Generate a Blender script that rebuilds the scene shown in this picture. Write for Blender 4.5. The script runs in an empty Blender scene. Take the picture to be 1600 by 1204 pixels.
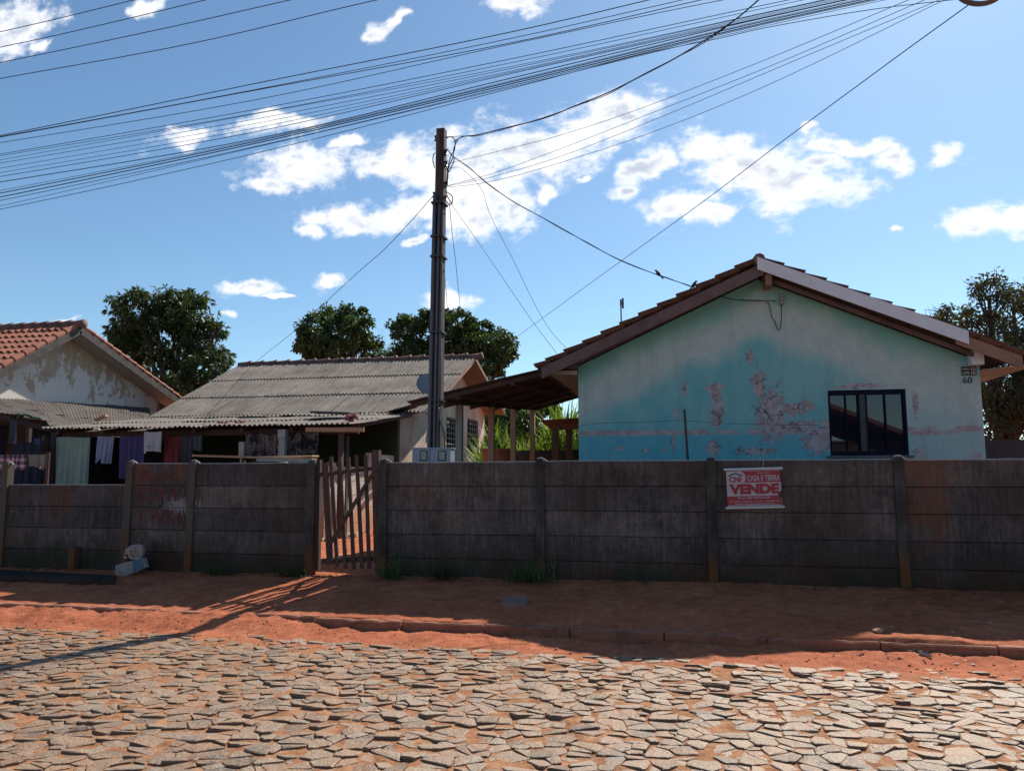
import bpy, math, random
import numpy as np
from mathutils import Vector, Matrix, noise as mn

random.seed(7)
rng = np.random.default_rng(11)
scene = bpy.context.scene
COL = scene.collection

# ------------------------------------------------------------------ camera
F = 1200.0
YAW = math.radians(12.4)
PITCH = math.atan(140.0 / F)
CAM = Vector((0, 0, 1.6))
cd = bpy.data.cameras.new("camera")
cam = bpy.data.objects.new("camera", cd)
COL.objects.link(cam)
cam.location = CAM
cam.rotation_euler = (math.pi / 2 + PITCH, 0, YAW)
cd.sensor_fit = 'HORIZONTAL'
cd.sensor_width = 36.0
cd.lens = 36.0 * F / 1600.0
cd.clip_start = 0.05
cd.clip_end = 3000
scene.camera = cam


def ray(px, py):
    u = (px - 800) / F
    v = (602 - py) / F
    f = math.cos(PITCH) - v * math.sin(PITCH)
    up = math.sin(PITCH) + v * math.cos(PITCH)
    return Vector((u * math.cos(YAW) - f * math.sin(YAW), u * math.sin(YAW) + f * math.cos(YAW), up))


def at(px, py, X=None, Y=None, Z=None):
    r = ray(px, py)
    if Y is not None:
        t = Y / r.y
    elif X is not None:
        t = X / r.x
    else:
        t = (Z - CAM.z) / r.z
    return CAM + r * t


def at_between(px, py, A, B):
    """point on the ray that lies in the vertical plane through A and B"""
    r = ray(px, py)
    d = Vector((B.x - A.x, B.y - A.y))
    n = Vector((-d.y, d.x))
    t = (n.x * A.x + n.y * A.y) / (n.x * r.x + n.y * r.y)
    return CAM + r * t


# ------------------------------------------------------------------ materials
class Mat:
    def __init__(self, name):
        self.m = bpy.data.materials.new(name)
        self.m.use_nodes = True
        self.nt = self.m.node_tree
        self.bsdf = self.nt.nodes["Principled BSDF"]
        self.pos = self.nt.nodes.new("ShaderNodeNewGeometry").outputs["Position"]
        self._sep = None

    def n(self, t, **kw):
        nd = self.nt.nodes.new(t)
        for k, v in kw.items():
            setattr(nd, k, v)
        return nd

    def put(self, sock, v):
        if isinstance(v, bpy.types.NodeSocket):
            self.nt.links.new(v, sock)
        elif v is not None:
            if isinstance(v, (tuple, list)) and len(v) == 3 and sock.type == 'RGBA':
                v = (*v, 1)
            sock.default_value = v

    @property
    def xyz(self):
        if self._sep is None:
            s = self.n("ShaderNodeSeparateXYZ")
            self.put(s.inputs[0], self.pos)
            self._sep = (s.outputs[0], s.outputs[1], s.outputs[2])
        return self._sep

    def noise(self, scale=1.0, stretch=(1, 1, 1), detail=4, rough=0.55, off=(0, 0, 0), dist=0.0, src=None):
        mp = self.n("ShaderNodeMapping")
        self.put(mp.inputs[0], src or self.pos)
        mp.inputs["Scale"].default_value = [s * scale for s in stretch]
        mp.inputs["Location"].default_value = off
        t = self.n("ShaderNodeTexNoise")
        self.put(t.inputs["Vector"], mp.outputs[0])
        t.inputs["Scale"].default_value = 1.0
        t.inputs["Detail"].default_value = detail
        t.inputs["Roughness"].default_value = rough
        t.inputs["Distortion"].default_value = dist
        return t.outputs["Fac"]

    def voronoi(self, scale=1.0, stretch=(1, 1, 1), feature='DISTANCE_TO_EDGE', off=(0, 0, 0), src=None, out=0):
        mp = self.n("ShaderNodeMapping")
        self.put(mp.inputs[0], src or self.pos)
        mp.inputs["Scale"].default_value = [s * scale for s in stretch]
        mp.inputs["Location"].default_value = off
        t = self.n("ShaderNodeTexVoronoi", feature=feature)
        self.put(t.inputs["Vector"], mp.outputs[0])
        t.inputs["Scale"].default_value = 1.0
        return t.outputs[out]

    def ma(self, op, a, b=0.0, c=None, clamp=False):
        nd = self.n("ShaderNodeMath", operation=op, use_clamp=clamp)
        self.put(nd.inputs[0], a)
        self.put(nd.inputs[1], b)
        if c is not None:
            self.put(nd.inputs[2], c)
        return nd.outputs[0]

    def step(self, v, lo, hi, a=0.0, b=1.0):
        nd = self.n("ShaderNodeMapRange", interpolation_type='SMOOTHSTEP')
        self.put(nd.inputs["Value"], v)
        nd.inputs["From Min"].default_value = lo
        nd.inputs["From Max"].default_value = hi
        nd.inputs["To Min"].default_value = a
        nd.inputs["To Max"].default_value = b
        return nd.outputs[0]

    def mix(self, f, a, b, mode='MIX'):
        nd = self.n("ShaderNodeMix", data_type='RGBA', blend_type=mode)
        self.put(nd.inputs[0], f)
        self.put(nd.inputs[6], a)
        self.put(nd.inputs[7], b)
        return nd.outputs[2]

    def ramp(self, f, stops):
        nd = self.n("ShaderNodeValToRGB")
        self.put(nd.inputs[0], f)
        cr = nd.color_ramp
        while len(cr.elements) < len(stops):
            cr.elements.new(0.5)
        for e, (p, c) in zip(cr.elements, stops):
            e.position = p
            e.color = (*c, 1)
        return nd.outputs[0]

    def blob(self, c, r, nz=None, amp=0.6):
        """soft mask: 1 inside an ellipse centred c=(x,z) radii r in the XZ plane, ragged by a noise"""
        x, y, z = self.xyz
        dx = self.ma('DIVIDE', self.ma('SUBTRACT', x, c[0]), r[0])
        dz = self.ma('DIVIDE', self.ma('SUBTRACT', z, c[1]), r[1])
        d = self.ma('SQRT', self.ma('ADD', self.ma('MULTIPLY', dx, dx), self.ma('MULTIPLY', dz, dz)))
        v = self.ma('SUBTRACT', 1.0, d)
        if nz is not None:
            v = self.ma('ADD', v, self.ma('MULTIPLY', self.ma('SUBTRACT', nz, 0.5), amp * 2))
        return v

    def bump(self, h, strength=0.3, dist=0.01):
        b = self.n("ShaderNodeBump")
        b.inputs["Strength"].default_value = strength
        b.inputs["Distance"].default_value = dist
        self.put(b.inputs["Height"], h)
        self.put(self.bsdf.inputs["Normal"], b.outputs[0])

    def done(self, col, rough=0.8, metal=0.0, spec=None, **kw):
        self.put(self.bsdf.inputs["Base Color"], col)
        self.put(self.bsdf.inputs["Roughness"], rough)
        self.put(self.bsdf.inputs["Metallic"], metal)
        if spec is not None:
            self.put(self.bsdf.inputs["Specular IOR Level"], spec)
        return self.m


def simple(name, c, rough=0.75, vary=0.35, scale=3.0, stretch=(1, 1, 1), metal=0.0, bump=0.15, bscale=None, dark=None, spec=None):
    """weathered plain material: colour broken by two noises plus a bump"""
    m = Mat(name)
    a = m.noise(scale, stretch, 5, 0.6)
    b = m.noise(scale * 7.3, stretch, 3, 0.6, off=(5, 3, 1))
    lo = dark or tuple(x * (1 - vary) for x in c)
    hi = tuple(min(1, x * (1 + vary * 0.55)) for x in c)
    f = m.ma('ADD', m.ma('MULTIPLY', a, 0.65), m.ma('MULTIPLY', b, 0.35))
    col = m.ramp(f, [(0.32, lo), (0.5, c), (0.68, hi)])
    if bump:
        m.bump(m.noise(bscale or scale * 12, stretch, 4, 0.65, off=(1, 7, 3)), bump, 0.01)
    return m.done(col, rough, metal, spec)


# ------------------------------------------------------------------ mesh builder
class MB:
    def __init__(self):
        self.v, self.f, self.mi = [], [], []

    def add(self, vs, fs, mi=0):
        o = len(self.v)
        self.v += [tuple(p) for p in vs]
        self.f += [tuple(i + o for i in f) for f in fs]
        self.mi += [mi] * len(fs)
        return self

    def hexa(self, p, mi=0):
        return self.add(p, [(0, 3, 2, 1), (4, 5, 6, 7), (0, 1, 5, 4), (1, 2, 6, 5), (2, 3, 7, 6), (3, 0, 4, 7)], mi)

    def box(self, x0, x1, y0, y1, z0, z1, mi=0):
        return self.hexa([(x0, y0, z0), (x1, y0, z0), (x1, y1, z0), (x0, y1, z0),
                          (x0, y0, z1), (x1, y0, z1), (x1, y1, z1), (x0, y1, z1)], mi)

    def beam(self, p0, p1, w, h, up=(0, 0, 1), mi=0, taper=1.0):
        """box from p0 to p1, w across, h along 'up'"""
        p0, p1, up = Vector(p0), Vector(p1), Vector(up)
        d = (p1 - p0).normalized()
        s = d.cross(up).normalized()
        n = s.cross(d).normalized()
        ps = []
        for p, k in ((p0, 1.0), (p1, taper)):
            for a, b in ((-1, -1), (1, -1), (1, 1), (-1, 1)):
                ps.append(p + s * (a * w / 2 * k) + n * (b * h / 2 * k))
        return self.hexa(ps, mi)

    def prism(self, pts, off, mi=0):
        """polygon extruded by the vector off"""
        n = len(pts)
        off = Vector(off)
        a = [Vector(p) for p in pts]
        b = [p + off for p in a]
        fs = [tuple(range(n - 1, -1, -1)), tuple(range(n, 2 * n))]
        fs += [(i, (i + 1) % n, n + (i + 1) % n, n + i) for i in range(n)]
        return self.add(a + b, fs, mi)

    def tube(self, pts, r, n=6, mi=0, caps=True):
        pts = [Vector(p) for p in pts]
        rs = r if isinstance(r, (list, tuple)) else [r] * len(pts)
        o = len(self.v)
        prev = None
        for i, p in enumerate(pts):
            d = (pts[min(i + 1, len(pts) - 1)] - pts[max(i - 1, 0)]).normalized()
            if prev is None:
                a = Vector((0, 0, 1)) if abs(d.z) < 0.9 else Vector((1, 0, 0))
                s = d.cross(a).normalized()
            else:
                s = (prev - d * prev.dot(d)).normalized()
            prev = s
            t = d.cross(s)
            for k in range(n):
                an = 2 * math.pi * k / n
                self.v.append(tuple(p + (s * math.cos(an) + t * math.sin(an)) * rs[i]))
        for i in range(len(pts) - 1):
            for k in range(n):
                k2 = (k + 1) % n
                self.f.append((o + i * n + k, o + i * n + k2, o + (i + 1) * n + k2, o + (i + 1) * n + k))
                self.mi.append(mi)
        if caps:
            self.f.append(tuple(o + k for k in range(n - 1, -1, -1)))
            self.f.append(tuple(o + (len(pts) - 1) * n + k for k in range(n)))
            self.mi += [mi, mi]
        return self

    def wave(self, P0, U, V, lu, lv, pitch, amp, thick=0.006, nv=2, jit=0.0, mi=0, sag=0.0, lift0=0.0, lift1=0.0):
        """corrugated sheet: waves run along V, repeat along U; a closed thin shell"""
        U, V, P0 = Vector(U).normalized(), Vector(V).normalized(), Vector(P0)
        N = U.cross(V).normalized()
        if N.z < 0:
            N = -N
        nu = max(8, int(lu / pitch * 8))
        o = len(self.v)
        for side in (0, 1):
            for j in range(nv + 1):
                tv = j / nv
                for i in range(nu + 1):
                    su = lu * i / nu
                    h = amp * math.cos(2 * math.pi * su / pitch) + lift0 * (1 - tv) + lift1 * tv - sag * 4 * tv * (1 - tv)
                    h += jit * (mn.noise(Vector((su * 2.1, tv * 3, P0.x + P0.y))))
                    self.v.append(tuple(P0 + U * su + V * (lv * tv) + N * (h - thick * side)))
        W = nu + 1
        L = W * (nv + 1)
        for j in range(nv):
            for i in range(nu):
                a = o + j * W + i
                self.f.append((a, a + 1, a + W + 1, a + W))
                self.f.append((a + L, a + L + W, a + L + W + 1, a + L + 1))
                self.mi += [mi, mi]
        for i in range(nu):
            for j in (0, nv):
                a = o + j * W + i
                self.f.append((a, a + L, a + L + 1, a + 1))
                self.mi.append(mi)
        for j in range(nv):
            for i in (0, nu):
                a = o + j * W + i
                self.f.append((a, a + W, a + W + L, a + L))
                self.mi.append(mi)
        return self

    def build(self, name, mats, parent=None, smooth=False, **tags):
        me = bpy.data.meshes.new(name)
        org = parent.matrix_world.translation if parent else Vector((0, 0, 0))
        if parent is not None:
            p, org = parent, Vector((0, 0, 0))
            while p is not None:
                org = org + p.location
                p = p.parent
            vs = [(a - org.x, b - org.y, c - org.z) for a, b, c in self.v]
            loc = (0, 0, 0)
        else:
            arr = np.array(self.v)
            base = Vector(((arr[:, 0].min() + arr[:, 0].max()) / 2, (arr[:, 1].min() + arr[:, 1].max()) / 2, arr[:, 2].min()))
            if tags.get('kind') == 'structure':
                base = Vector((0, 0, 0))
            vs = [(a - base.x, b - base.y, c - base.z) for a, b, c in self.v]
            loc = base
        me.from_pydata(vs, [], self.f)
        if not isinstance(mats, (list, tuple)):
            mats = [mats]
        for m in mats:
            me.materials.append(m)
        if len(mats) > 1:
            me.polygons.foreach_set("material_index", self.mi)
        if smooth:
            me.polygons.foreach_set("use_smooth", [True] * len(me.polygons))
        me.update()
        o = bpy.data.objects.new(name, me)
        COL.objects.link(o)
        o.location = loc
        o.parent = parent
        for k, v in tags.items():
            o[k] = v
        return o


def thing(name, label, cat, loc=(0, 0, 0), group=None):
    o = bpy.data.objects.new(name, None)
    o.empty_display_size = 0.2
    COL.objects.link(o)
    o.location = loc
    o['label'] = label
    o['category'] = cat
    if group:
        o['group'] = group
    return o


def catmull(P, n=8):
    P = [Vector(p) for p in P]
    Q = [P[0] * 2 - P[1]] + P + [P[-1] * 2 - P[-2]]
    out = []
    for i in range(1, len(Q) - 2):
        a, b, c, d = Q[i - 1], Q[i], Q[i + 1], Q[i + 2]
        for k in range(n):
            t = k / n
            out.append(0.5 * ((2 * b) + (c - a) * t + (2 * a - 5 * b + 4 * c - d) * t * t + (3 * b - a - 3 * c + d) * t ** 3))
    out.append(P[-1])
    return out


def text_part(body, x0, x1, z0, z1, y, mat, parent, name='lettering', bold=0.0, T=None):
    """flat raised lettering facing -Y, fitted to the box x0..x1, z0..z1"""
    cu = bpy.data.curves.new(name, 'FONT')
    cu.body = body
    cu.offset = bold
    cu.resolution_u = 3
    tmp = bpy.data.objects.new(name, cu)
    COL.objects.link(tmp)
    dg = bpy.context.evaluated_depsgraph_get()
    me0 = bpy.data.meshes.new_from_object(tmp.evaluated_get(dg))
    bpy.data.objects.remove(tmp)
    co = np.array([v.co[:] for v in me0.vertices])
    mn_, mx_ = co.min(0), co.max(0)
    mb = MB()
    vs = []
    for c in co:
        u = (c[0] - mn_[0]) / (mx_[0] - mn_[0])
        w = (c[1] - mn_[1]) / max(1e-6, (mx_[1] - mn_[1]))
        p = Vector((x0 + (x1 - x0) * u, y, z0 + (z1 - z0) * w))
        vs.append(T(p) if T else p)
    mb.add(vs, [tuple(p.vertices) for p in me0.polygons])
    bpy.data.meshes.remove(me0)
    return mb.build(name, mat, parent)


def fbm(x, y, s, o=0.0, octv=4):
    return mn.fractal(Vector((x * s, y * s, o)), 0.9, 2.0, octv)


SUN_AZ, SUN_EL = math.radians(21), math.radians(45)
SUN = Vector((math.sin(SUN_AZ) * math.cos(SUN_EL), math.cos(SUN_AZ) * math.cos(SUN_EL), math.sin(SUN_EL)))

# ------------------------------------------------------------------ light and sky
sl = bpy.data.lights.new("sun", 'SUN')
sl.energy = 5.0
sl.angle = math.radians(0.53)
sl.color = (1.0, 0.93, 0.84)
so = bpy.data.objects.new("sun", sl)
COL.objects.link(so)
so.rotation_euler = SUN.to_track_quat('Z', 'Y').to_euler()
so.location = (5, 10, 20)

w = bpy.data.worlds.new("World")
scene.world = w
w.use_nodes = True
nt = w.node_tree
bg = nt.nodes["Background"]
sky = nt.nodes.new("ShaderNodeTexSky")
sky.sky_type = 'NISHITA'
sky.sun_disc = False
sky.sun_elevation = SUN_EL
sky.sun_rotation = SUN_AZ
sky.air_density = 1.0
sky.dust_density = 0.6
sky.ozone_density = 1.6
sky.altitude = 500


class WN(Mat):
    def __init__(self):
        self.nt = nt
        self.pos = nt.nodes.new("ShaderNodeTexCoord").outputs["Generated"]
        self._sep = None


W = WN()
dx, dy, dz = W.xyz
dys = W.ma('MAXIMUM', dy, 0.05)
ga = W.ma('DIVIDE', dx, dys)
gb = W.ma('DIVIDE', dz, dys)
cb = W.n("ShaderNodeCombineXYZ")
W.put(cb.inputs[0], ga)
W.put(cb.inputs[1], gb)
V0 = cb.outputs[0]
# gentle warp so that the outlines billow
wn = W.n("ShaderNodeTexNoise")
W.put(wn.inputs["Vector"], V0)
wn.inputs["Scale"].default_value = 10
wn.inputs["Detail"].default_value = 5
vm = W.n("ShaderNodeVectorMath", operation='MULTIPLY_ADD')
W.put(vm.inputs[0], wn.outputs["Color"])
vm.inputs[1].default_value = (0.13, 0.085, 0)
W.put(vm.inputs[2], V0)
vs_ = W.n("ShaderNodeVectorMath", operation='SUBTRACT')
W.put(vs_.inputs[0], vm.outputs[0])
vs_.inputs[1].default_value = (0.065, 0.0425, 0)
V1 = vs_.outputs[0]
CLOUDS = [(960, 182, 80, 30), (900, 195, 55, 32), (870, 235, 62, 36), (800, 235, 70, 40), (735, 260, 52, 42), (755, 310, 62, 46),
          (715, 345, 50, 30), (800, 330, 46, 26), (650, 262, 50, 24), (600, 250, 46, 20), (545, 222, 28, 9), (475, 262, 66, 28),
          (425, 290, 38, 10), (565, 330, 90, 20), (488, 352, 26, 13), (640, 325, 50, 24), (700, 300, 55, 46), (862, 288, 20, 18),
          (1105, 240, 52, 34), (1170, 262, 90, 42), (1235, 278, 88, 46), (1150, 225, 46, 22), (1325, 222, 48, 13), (1372, 240, 36, 15),
          (1290, 250, 40, 16), (1012, 268, 32, 28), (985, 298, 26, 12), (1065, 325, 58, 16), (1105, 338, 40, 13),
          (1486, 250, 38, 18), (1545, 348, 68, 19), (1610, 340, 40, 20), (1383, 356, 18, 8), (1272, 200, 13, 7),
          (385, 450, 42, 11), (430, 459, 28, 4), (510, 432, 28, 9), (705, 460, 42, 12), (425, 197, 60, 14), (290, 216, 42, 13),
          (606, 42, 26, 16), (630, 30, 12, 10), (18, 40, 62, 34), (60, 68, 30, 10), (225, 8, 24, 12), (815, 8, 40, 13), (80, 505, 42, 5),
          (350, 497, 14, 6), (655, 380, 20, 7), (910, 270, 14, 6)]
best = None
for (cx, cy, rx, ry) in CLOUDS:
    rx, ry = rx * 1.0, ry * 1.02
    d = ray(cx, cy)
    a0, b0 = d.x / d.y, d.z / d.y
    d1, d2 = ray(cx + rx, cy), ray(cx, cy - ry)
    ra = abs(d1.x / d1.y - a0)
    rb = abs(d2.z / d2.y - b0)
    nd = W.n("ShaderNodeVectorMath", operation='MULTIPLY_ADD')
    W.put(nd.inputs[0], V1)
    nd.inputs[1].default_value = (1 / ra, 1 / rb, 0)
    nd.inputs[2].default_value = (-a0 / ra, -b0 / rb, 0)
    le = W.n("ShaderNodeVectorMath", operation='LENGTH')
    W.put(le.inputs[0], nd.outputs[0])
    best = le.outputs["Value"] if best is None else W.ma('MINIMUM', best, le.outputs["Value"])
fb = W.ma('ADD', W.ma('MULTIPLY', W.noise(20, (1, 1.5, 1), 9, 0.60, src=V0), 0.78), W.ma('MULTIPLY', W.noise(70, (1, 1.3, 1), 6, 0.62, src=V0), 0.22))
dens = W.ma('ADD', W.ma('SUBTRACT', 1.0, best), W.ma('MULTIPLY', W.ma('SUBTRACT', fb, 0.48), 3.6))
cov = W.step(dens, -0.38, 0.72)
front = W.step(dy, 0.05, 0.2)
cov = W.ma('MULTIPLY', cov, front)
# undersides of the thickest puffs turn a little grey
sh = W.noise(11, (1, 1.6, 1), 4, 0.5, off=(3.1, 7.7, 0), src=V0)
thick_ = W.ma('MULTIPLY', W.step(dens, 0.25, 1.0), W.step(sh, 0.42, 0.64))
CL = 1.0
SKY_STR = 0.10
cloudc = W.mix(thick_, (0.90 / SKY_STR, 0.90 / SKY_STR, 0.92 / SKY_STR), (0.46 / SKY_STR, 0.52 / SKY_STR, 0.62 / SKY_STR))
skyc = W.mix(1.0, sky.outputs[0], (0.80, 0.985, 1.04), 'MULTIPLY')
fin = W.mix(cov, skyc, cloudc)
W.put(bg.inputs[0], fin)
bg.inputs[1].default_value = SKY_STR

vsn = scene.view_settings
vsn.view_transform = 'Standard'
vsn.look = 'None'
vsn.exposure = 0.38
vsn.gamma = 1
vsn.use_curve_mapping = False
scene.cycles.max_bounces = 6
scene.cycles.diffuse_bounces = 3
scene.cycles.transparent_max_bounces = 6
scene.cycles.use_denoising = True
# ------------------------------------------------------------------ ground
FY = 9.43            # line of the precast wall
KY = 7.74            # kerb face


def foot(x):
    return 0.365 + max(-0.08, min(0.0, x * 0.008))


def gz(x, y):
    n1 = fbm(x, y, 0.8, 3)
    n2 = fbm(x, y, 3.1, 9)
    if y < KY:
        z = -0.0035 + 0.006 * n1 + 0.005 * n2 + 0.007 * fbm(x, y, 8.5, 12, 3)
        z += 0.06 * max(0, (y - 7.05)) ** 1.0 * (0.75 + 0.4 * n1 + 0.6 * n2)
        # earth washed over the kerb towards the left
        t = min(1, max(0, (-3.6 - x) / 0.7))
        z += t * max(0, y - 7.25) * 0.17
        z += (0.009 * fbm(x, y, 7, 2, 4) + 0.004 * mn.noise(Vector((x * 21, y * 21, 1)))) * min(1, max(0, (y - 6.6) * 2))
        return z
    if y < FY + 0.3:
        t = min(1, (y - KY) / (FY - KY))
        z = 0.105 + (foot(x) - 0.105) * t + 0.012 * n1 + 0.010 * n2 + 0.010 * fbm(x, y, 7, 5, 4) + 0.003 * mn.noise(Vector((x * 21, y * 21, 5)))
        z += 0.03 * max(0, n1) * max(0, 1 - abs(y - KY - 0.1) * 4)
        return z
    z = 0.37 + 0.015 * n1
    if y > 60:
        z -= (y - 60) * 0.004
    return z


def spread(lo, hi, step, far, k=1.35):
    xs = list(np.arange(lo, hi + 1e-6, step))
    s, x = step, lo
    left = []
    while x > far[0]:
        s *= k
        x -= s
        left.append(x)
    s, x = step, hi
    right = []
    while x < far[1]:
        s *= k
        x += s
        right.append(x)
    return left[::-1] + xs + right


gx = spread(-10.5, 7.5, 0.045, (-900, 900))
gy = spread(1.6, 9.6, 0.04, (-300, 1500))
gy = sorted([y for y in gy if abs(y - KY) > 0.03] + [KY - 0.006, KY + 0.014])
g = MB()
for y in gy:
    for x in gx:
        g.v.append((x, y, gz(x, y)))
WX = len(gx)
for j in range(len(gy) - 1):
    for i in range(WX - 1):
        a = j * WX + i
        g.f.append((a, a + 1, a + 1 + WX, a + WX))
g.mi = [0] * len(g.f)
m = Mat("red_earth")
a = m.noise(1.3, (1, 1, 1), 6, 0.6)
b = m.noise(9, (1, 1, 1), 5, 0.7, off=(2, 2, 2))
c = m.noise(45, (1, 1, 1), 3, 0.7, off=(4, 2, 2))
f = m.ma('ADD', m.ma('MULTIPLY', a, 0.35), m.ma('ADD', m.ma('MULTIPLY', b, 0.35), m.ma('MULTIPLY', c, 0.30)))
col = m.ramp(f, [(0.36, (0.19, 0.050, 0.024)), (0.46, (0.34, 0.100, 0.046)), (0.56, (0.46, 0.152, 0.074)), (0.66, (0.54, 0.23, 0.13))])
# footprints, damp clods and darker scuffs
sc = m.step(m.noise(3.2, (1, 2.6, 1), 5, 0.7, off=(9, 1, 0)), 0.56, 0.68)
col = m.mix(m.ma('MULTIPLY', sc, 0.55), col, (0.15, 0.045, 0.025))
gx_, gy_, gz_ = m.xyz
col = m.mix(m.ma('MULTIPLY', m.step(m.ma('ADD', gy_, m.ma('MULTIPLY', a, 0.8)), 7.0, 7.7, 1, 0), 0.82), col, m.ramp(b, [(0.38, (0.19, 0.092, 0.045)), (0.5, (0.31, 0.160, 0.078)), (0.62, (0.38, 0.215, 0.115))]))
m.bump(m.ma('ADD', b, m.ma('MULTIPLY', c, 0.6)), 0.7, 0.025)
earth = m.done(col, 0.95, 0, 0.15)
g.build("ground", earth, None, smooth=True, kind='structure')

# ------------------------------------------------------------------ cobbles
m = Mat("basalt_setts")
geo = m.n("ShaderNodeNewGeometry")
isl = geo.outputs["Random Per Island"]
a = m.noise(22, (1, 1, 1), 5, 0.65)
b = m.noise(3.0, (1, 1, 1), 5, 0.65, off=(3, 3, 3))
stone = m.ramp(isl, [(0.0, (0.12, 0.080, 0.050)), (0.3, (0.21, 0.138, 0.080)), (0.6, (0.265, 0.178, 0.107)), (0.85, (0.30, 0.217, 0.14)), (1.0, (0.23, 0.185, 0.145))])
stone = m.mix(m.ma('MULTIPLY', m.step(a, 0.42, 0.66), 0.5), stone, (0.34, 0.245, 0.16))
dust = m.ma('ADD', m.ma('MULTIPLY', b, 0.7), m.ma('MULTIPLY', m.noise(13, (1, 1, 1), 4, 0.7, off=(1, 8, 0)), 0.35))
dm = m.step(dust, 0.45, 0.62)
# sides of the setts are a darker brown than their tops
nz = m.n("ShaderNodeSeparateXYZ")
m.put(nz.inputs[0], geo.outputs["Normal"])
side = m.step(nz.outputs[2], 0.35, 0.85, 1.0, 0.0)
stone = m.mix(m.ma('MULTIPLY', dm, 0.72), stone, (0.345, 0.18, 0.09))
stone = m.mix(m.ma('MULTIPLY', side, 0.75), stone, (0.13, 0.068, 0.038))
m.bump(m.ma('ADD', a, m.ma('MULTIPLY', m.noise(75, (1, 1, 1), 3, 0.6), 0.5)), 0.8, 0.02)
rough = m.ramp(m.noise(6, (1, 1, 1), 3, 0.5, off=(8, 8, 8)), [(0.35, (0.36,) * 3), (0.65, (0.60,) * 3)])
sett_mat = m.done(stone, rough, 0, 0.6)

S = 0.118
x0, x1, y0, y1 = -13.0, 7.0, 2.2, 7.35
nxn, nyn = int((x1 - x0) / S), int((y1 - y0) / (S * 0.93))
pt = {}
for j in range(-1, nyn + 1):
    for i in range(-1, nxn + 1):
        pt[(i, j)] = (x0 + (i + 0.5 * (j % 2)) * S + random.uniform(-0.56, 0.56) * S,
                      y0 + j * S * 0.93 + random.uniform(-0.52, 0.52) * S * 0.93)


for key in list(pt):
    if random.random() < 0.16:
        del pt[key]


def clip(poly, nx, ny, c):
    out = []
    for k in range(len(poly)):
        p, q = poly[k], poly[(k + 1) % len(poly)]
        dp, dq = p[0] * nx + p[1] * ny - c, q[0] * nx + q[1] * ny - c
        if dp <= 0:
            out.append(p)
        if dp * dq < 0:
            t = dp / (dp - dq)
            out.append((p[0] + (q[0] - p[0]) * t, p[1] + (q[1] - p[1]) * t))
    return out


st = MB()
for (i, j), (cx, cy) in pt.items():
    if not (0 <= i < nxn and 0 <= j < nyn):
        continue
    edge = 7.12 + 0.16 * fbm(cx, 0, 0.6, 4)
    if cy > edge:
        continue
    if cy > edge - 0.5 and random.random() < (cy - edge + 0.5) * 1.0:
        continue
    # some neighbours have merged into bigger setts, some are missing
    poly = [(cx - S, cy - S * .8), (cx + S, cy - S * .8), (cx + S, cy + S * .8), (cx - S, cy + S * .8)]
    wgt = (i * 7919 + j * 104729) % 97 / 97.0
    for di in (-2, -1, 0, 1, 2):
        for dj in (-2, -1, 0, 1, 2):
            if (di, dj) == (0, 0):
                continue
            q = pt.get((i + di, j + dj))
            if q is None:
                continue
            nx_, ny_ = q[0] - cx, q[1] - cy
            L = math.hypot(nx_, ny_)
            w2 = ((i + di) * 7919 + (j + dj) * 104729) % 97 / 97.0
            s = 0.5 + 0.30 * (wgt - w2)
            c_ = nx_ * (cx + nx_ * s) + ny_ * (cy + ny_ * s)
            poly = clip(poly, nx_, ny_, c_ - (0.0002 + 0.0035 * wgt) * L)
            if len(poly) < 3:
                break
        if len(poly) < 3:
            break
    if len(poly) < 3:
        continue
    # drop very short edges
    poly = [(a_[0] * w_ + b_[0] * (1 - w_), a_[1] * w_ + b_[1] * (1 - w_)) for a_, b_ in zip(poly, poly[1:] + poly[:1]) for w_ in (0.93, 0.07)]
    pp = [p for k, p in enumerate(poly) if math.hypot(p[0] - poly[k - 1][0], p[1] - poly[k - 1][1]) > 0.006]
    if len(pp) < 3:
        continue
    cx_ = sum(p[0] for p in pp) / len(pp)
    cy_ = sum(p[1] for p in pp) / len(pp)
    h = random.gauss(0.0028, 0.0042) + 0.007 * fbm(cx, cy, 0.8, 3)
    tx = random.gauss(0, 0.05)
    ty = random.gauss(-0.015, 0.025) if random.random() < 0.55 else random.gauss(-0.12, 0.06)
    n = len(pp)
    o = len(st.v)
    rings = [(1.03, -0.06, 0), (1.0, -0.004, 0.0022), (0.93, 0.0, 0.0015)]
    for (k, dzr, jt) in rings:
        for p in pp:
            x = cx_ + (p[0] - cx_) * k
            y = cy_ + (p[1] - cy_) * k
            z = h + dzr + (x - cx_) * tx + (y - cy_) * ty + random.uniform(-jt, jt)
            st.v.append((x + random.uniform(-jt, jt) * 2, y + random.uniform(-jt, jt) * 2, z))
    st.v.append((cx_, cy_, h + random.uniform(-0.001, 0.004)))
    for r in (0, 1):
        for k in range(n):
            k2 = (k + 1) % n
            st.f.append((o + r * n + k, o + r * n + k2, o + (r + 1) * n + k2, o + (r + 1) * n + k))
    for k in range(n):
        st.f.append((o + 2 * n + k, o + 2 * n + (k + 1) % n, o + 3 * n))
st.mi = [0] * len(st.f)
st.build("road", sett_mat, None, kind='structure')

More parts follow.
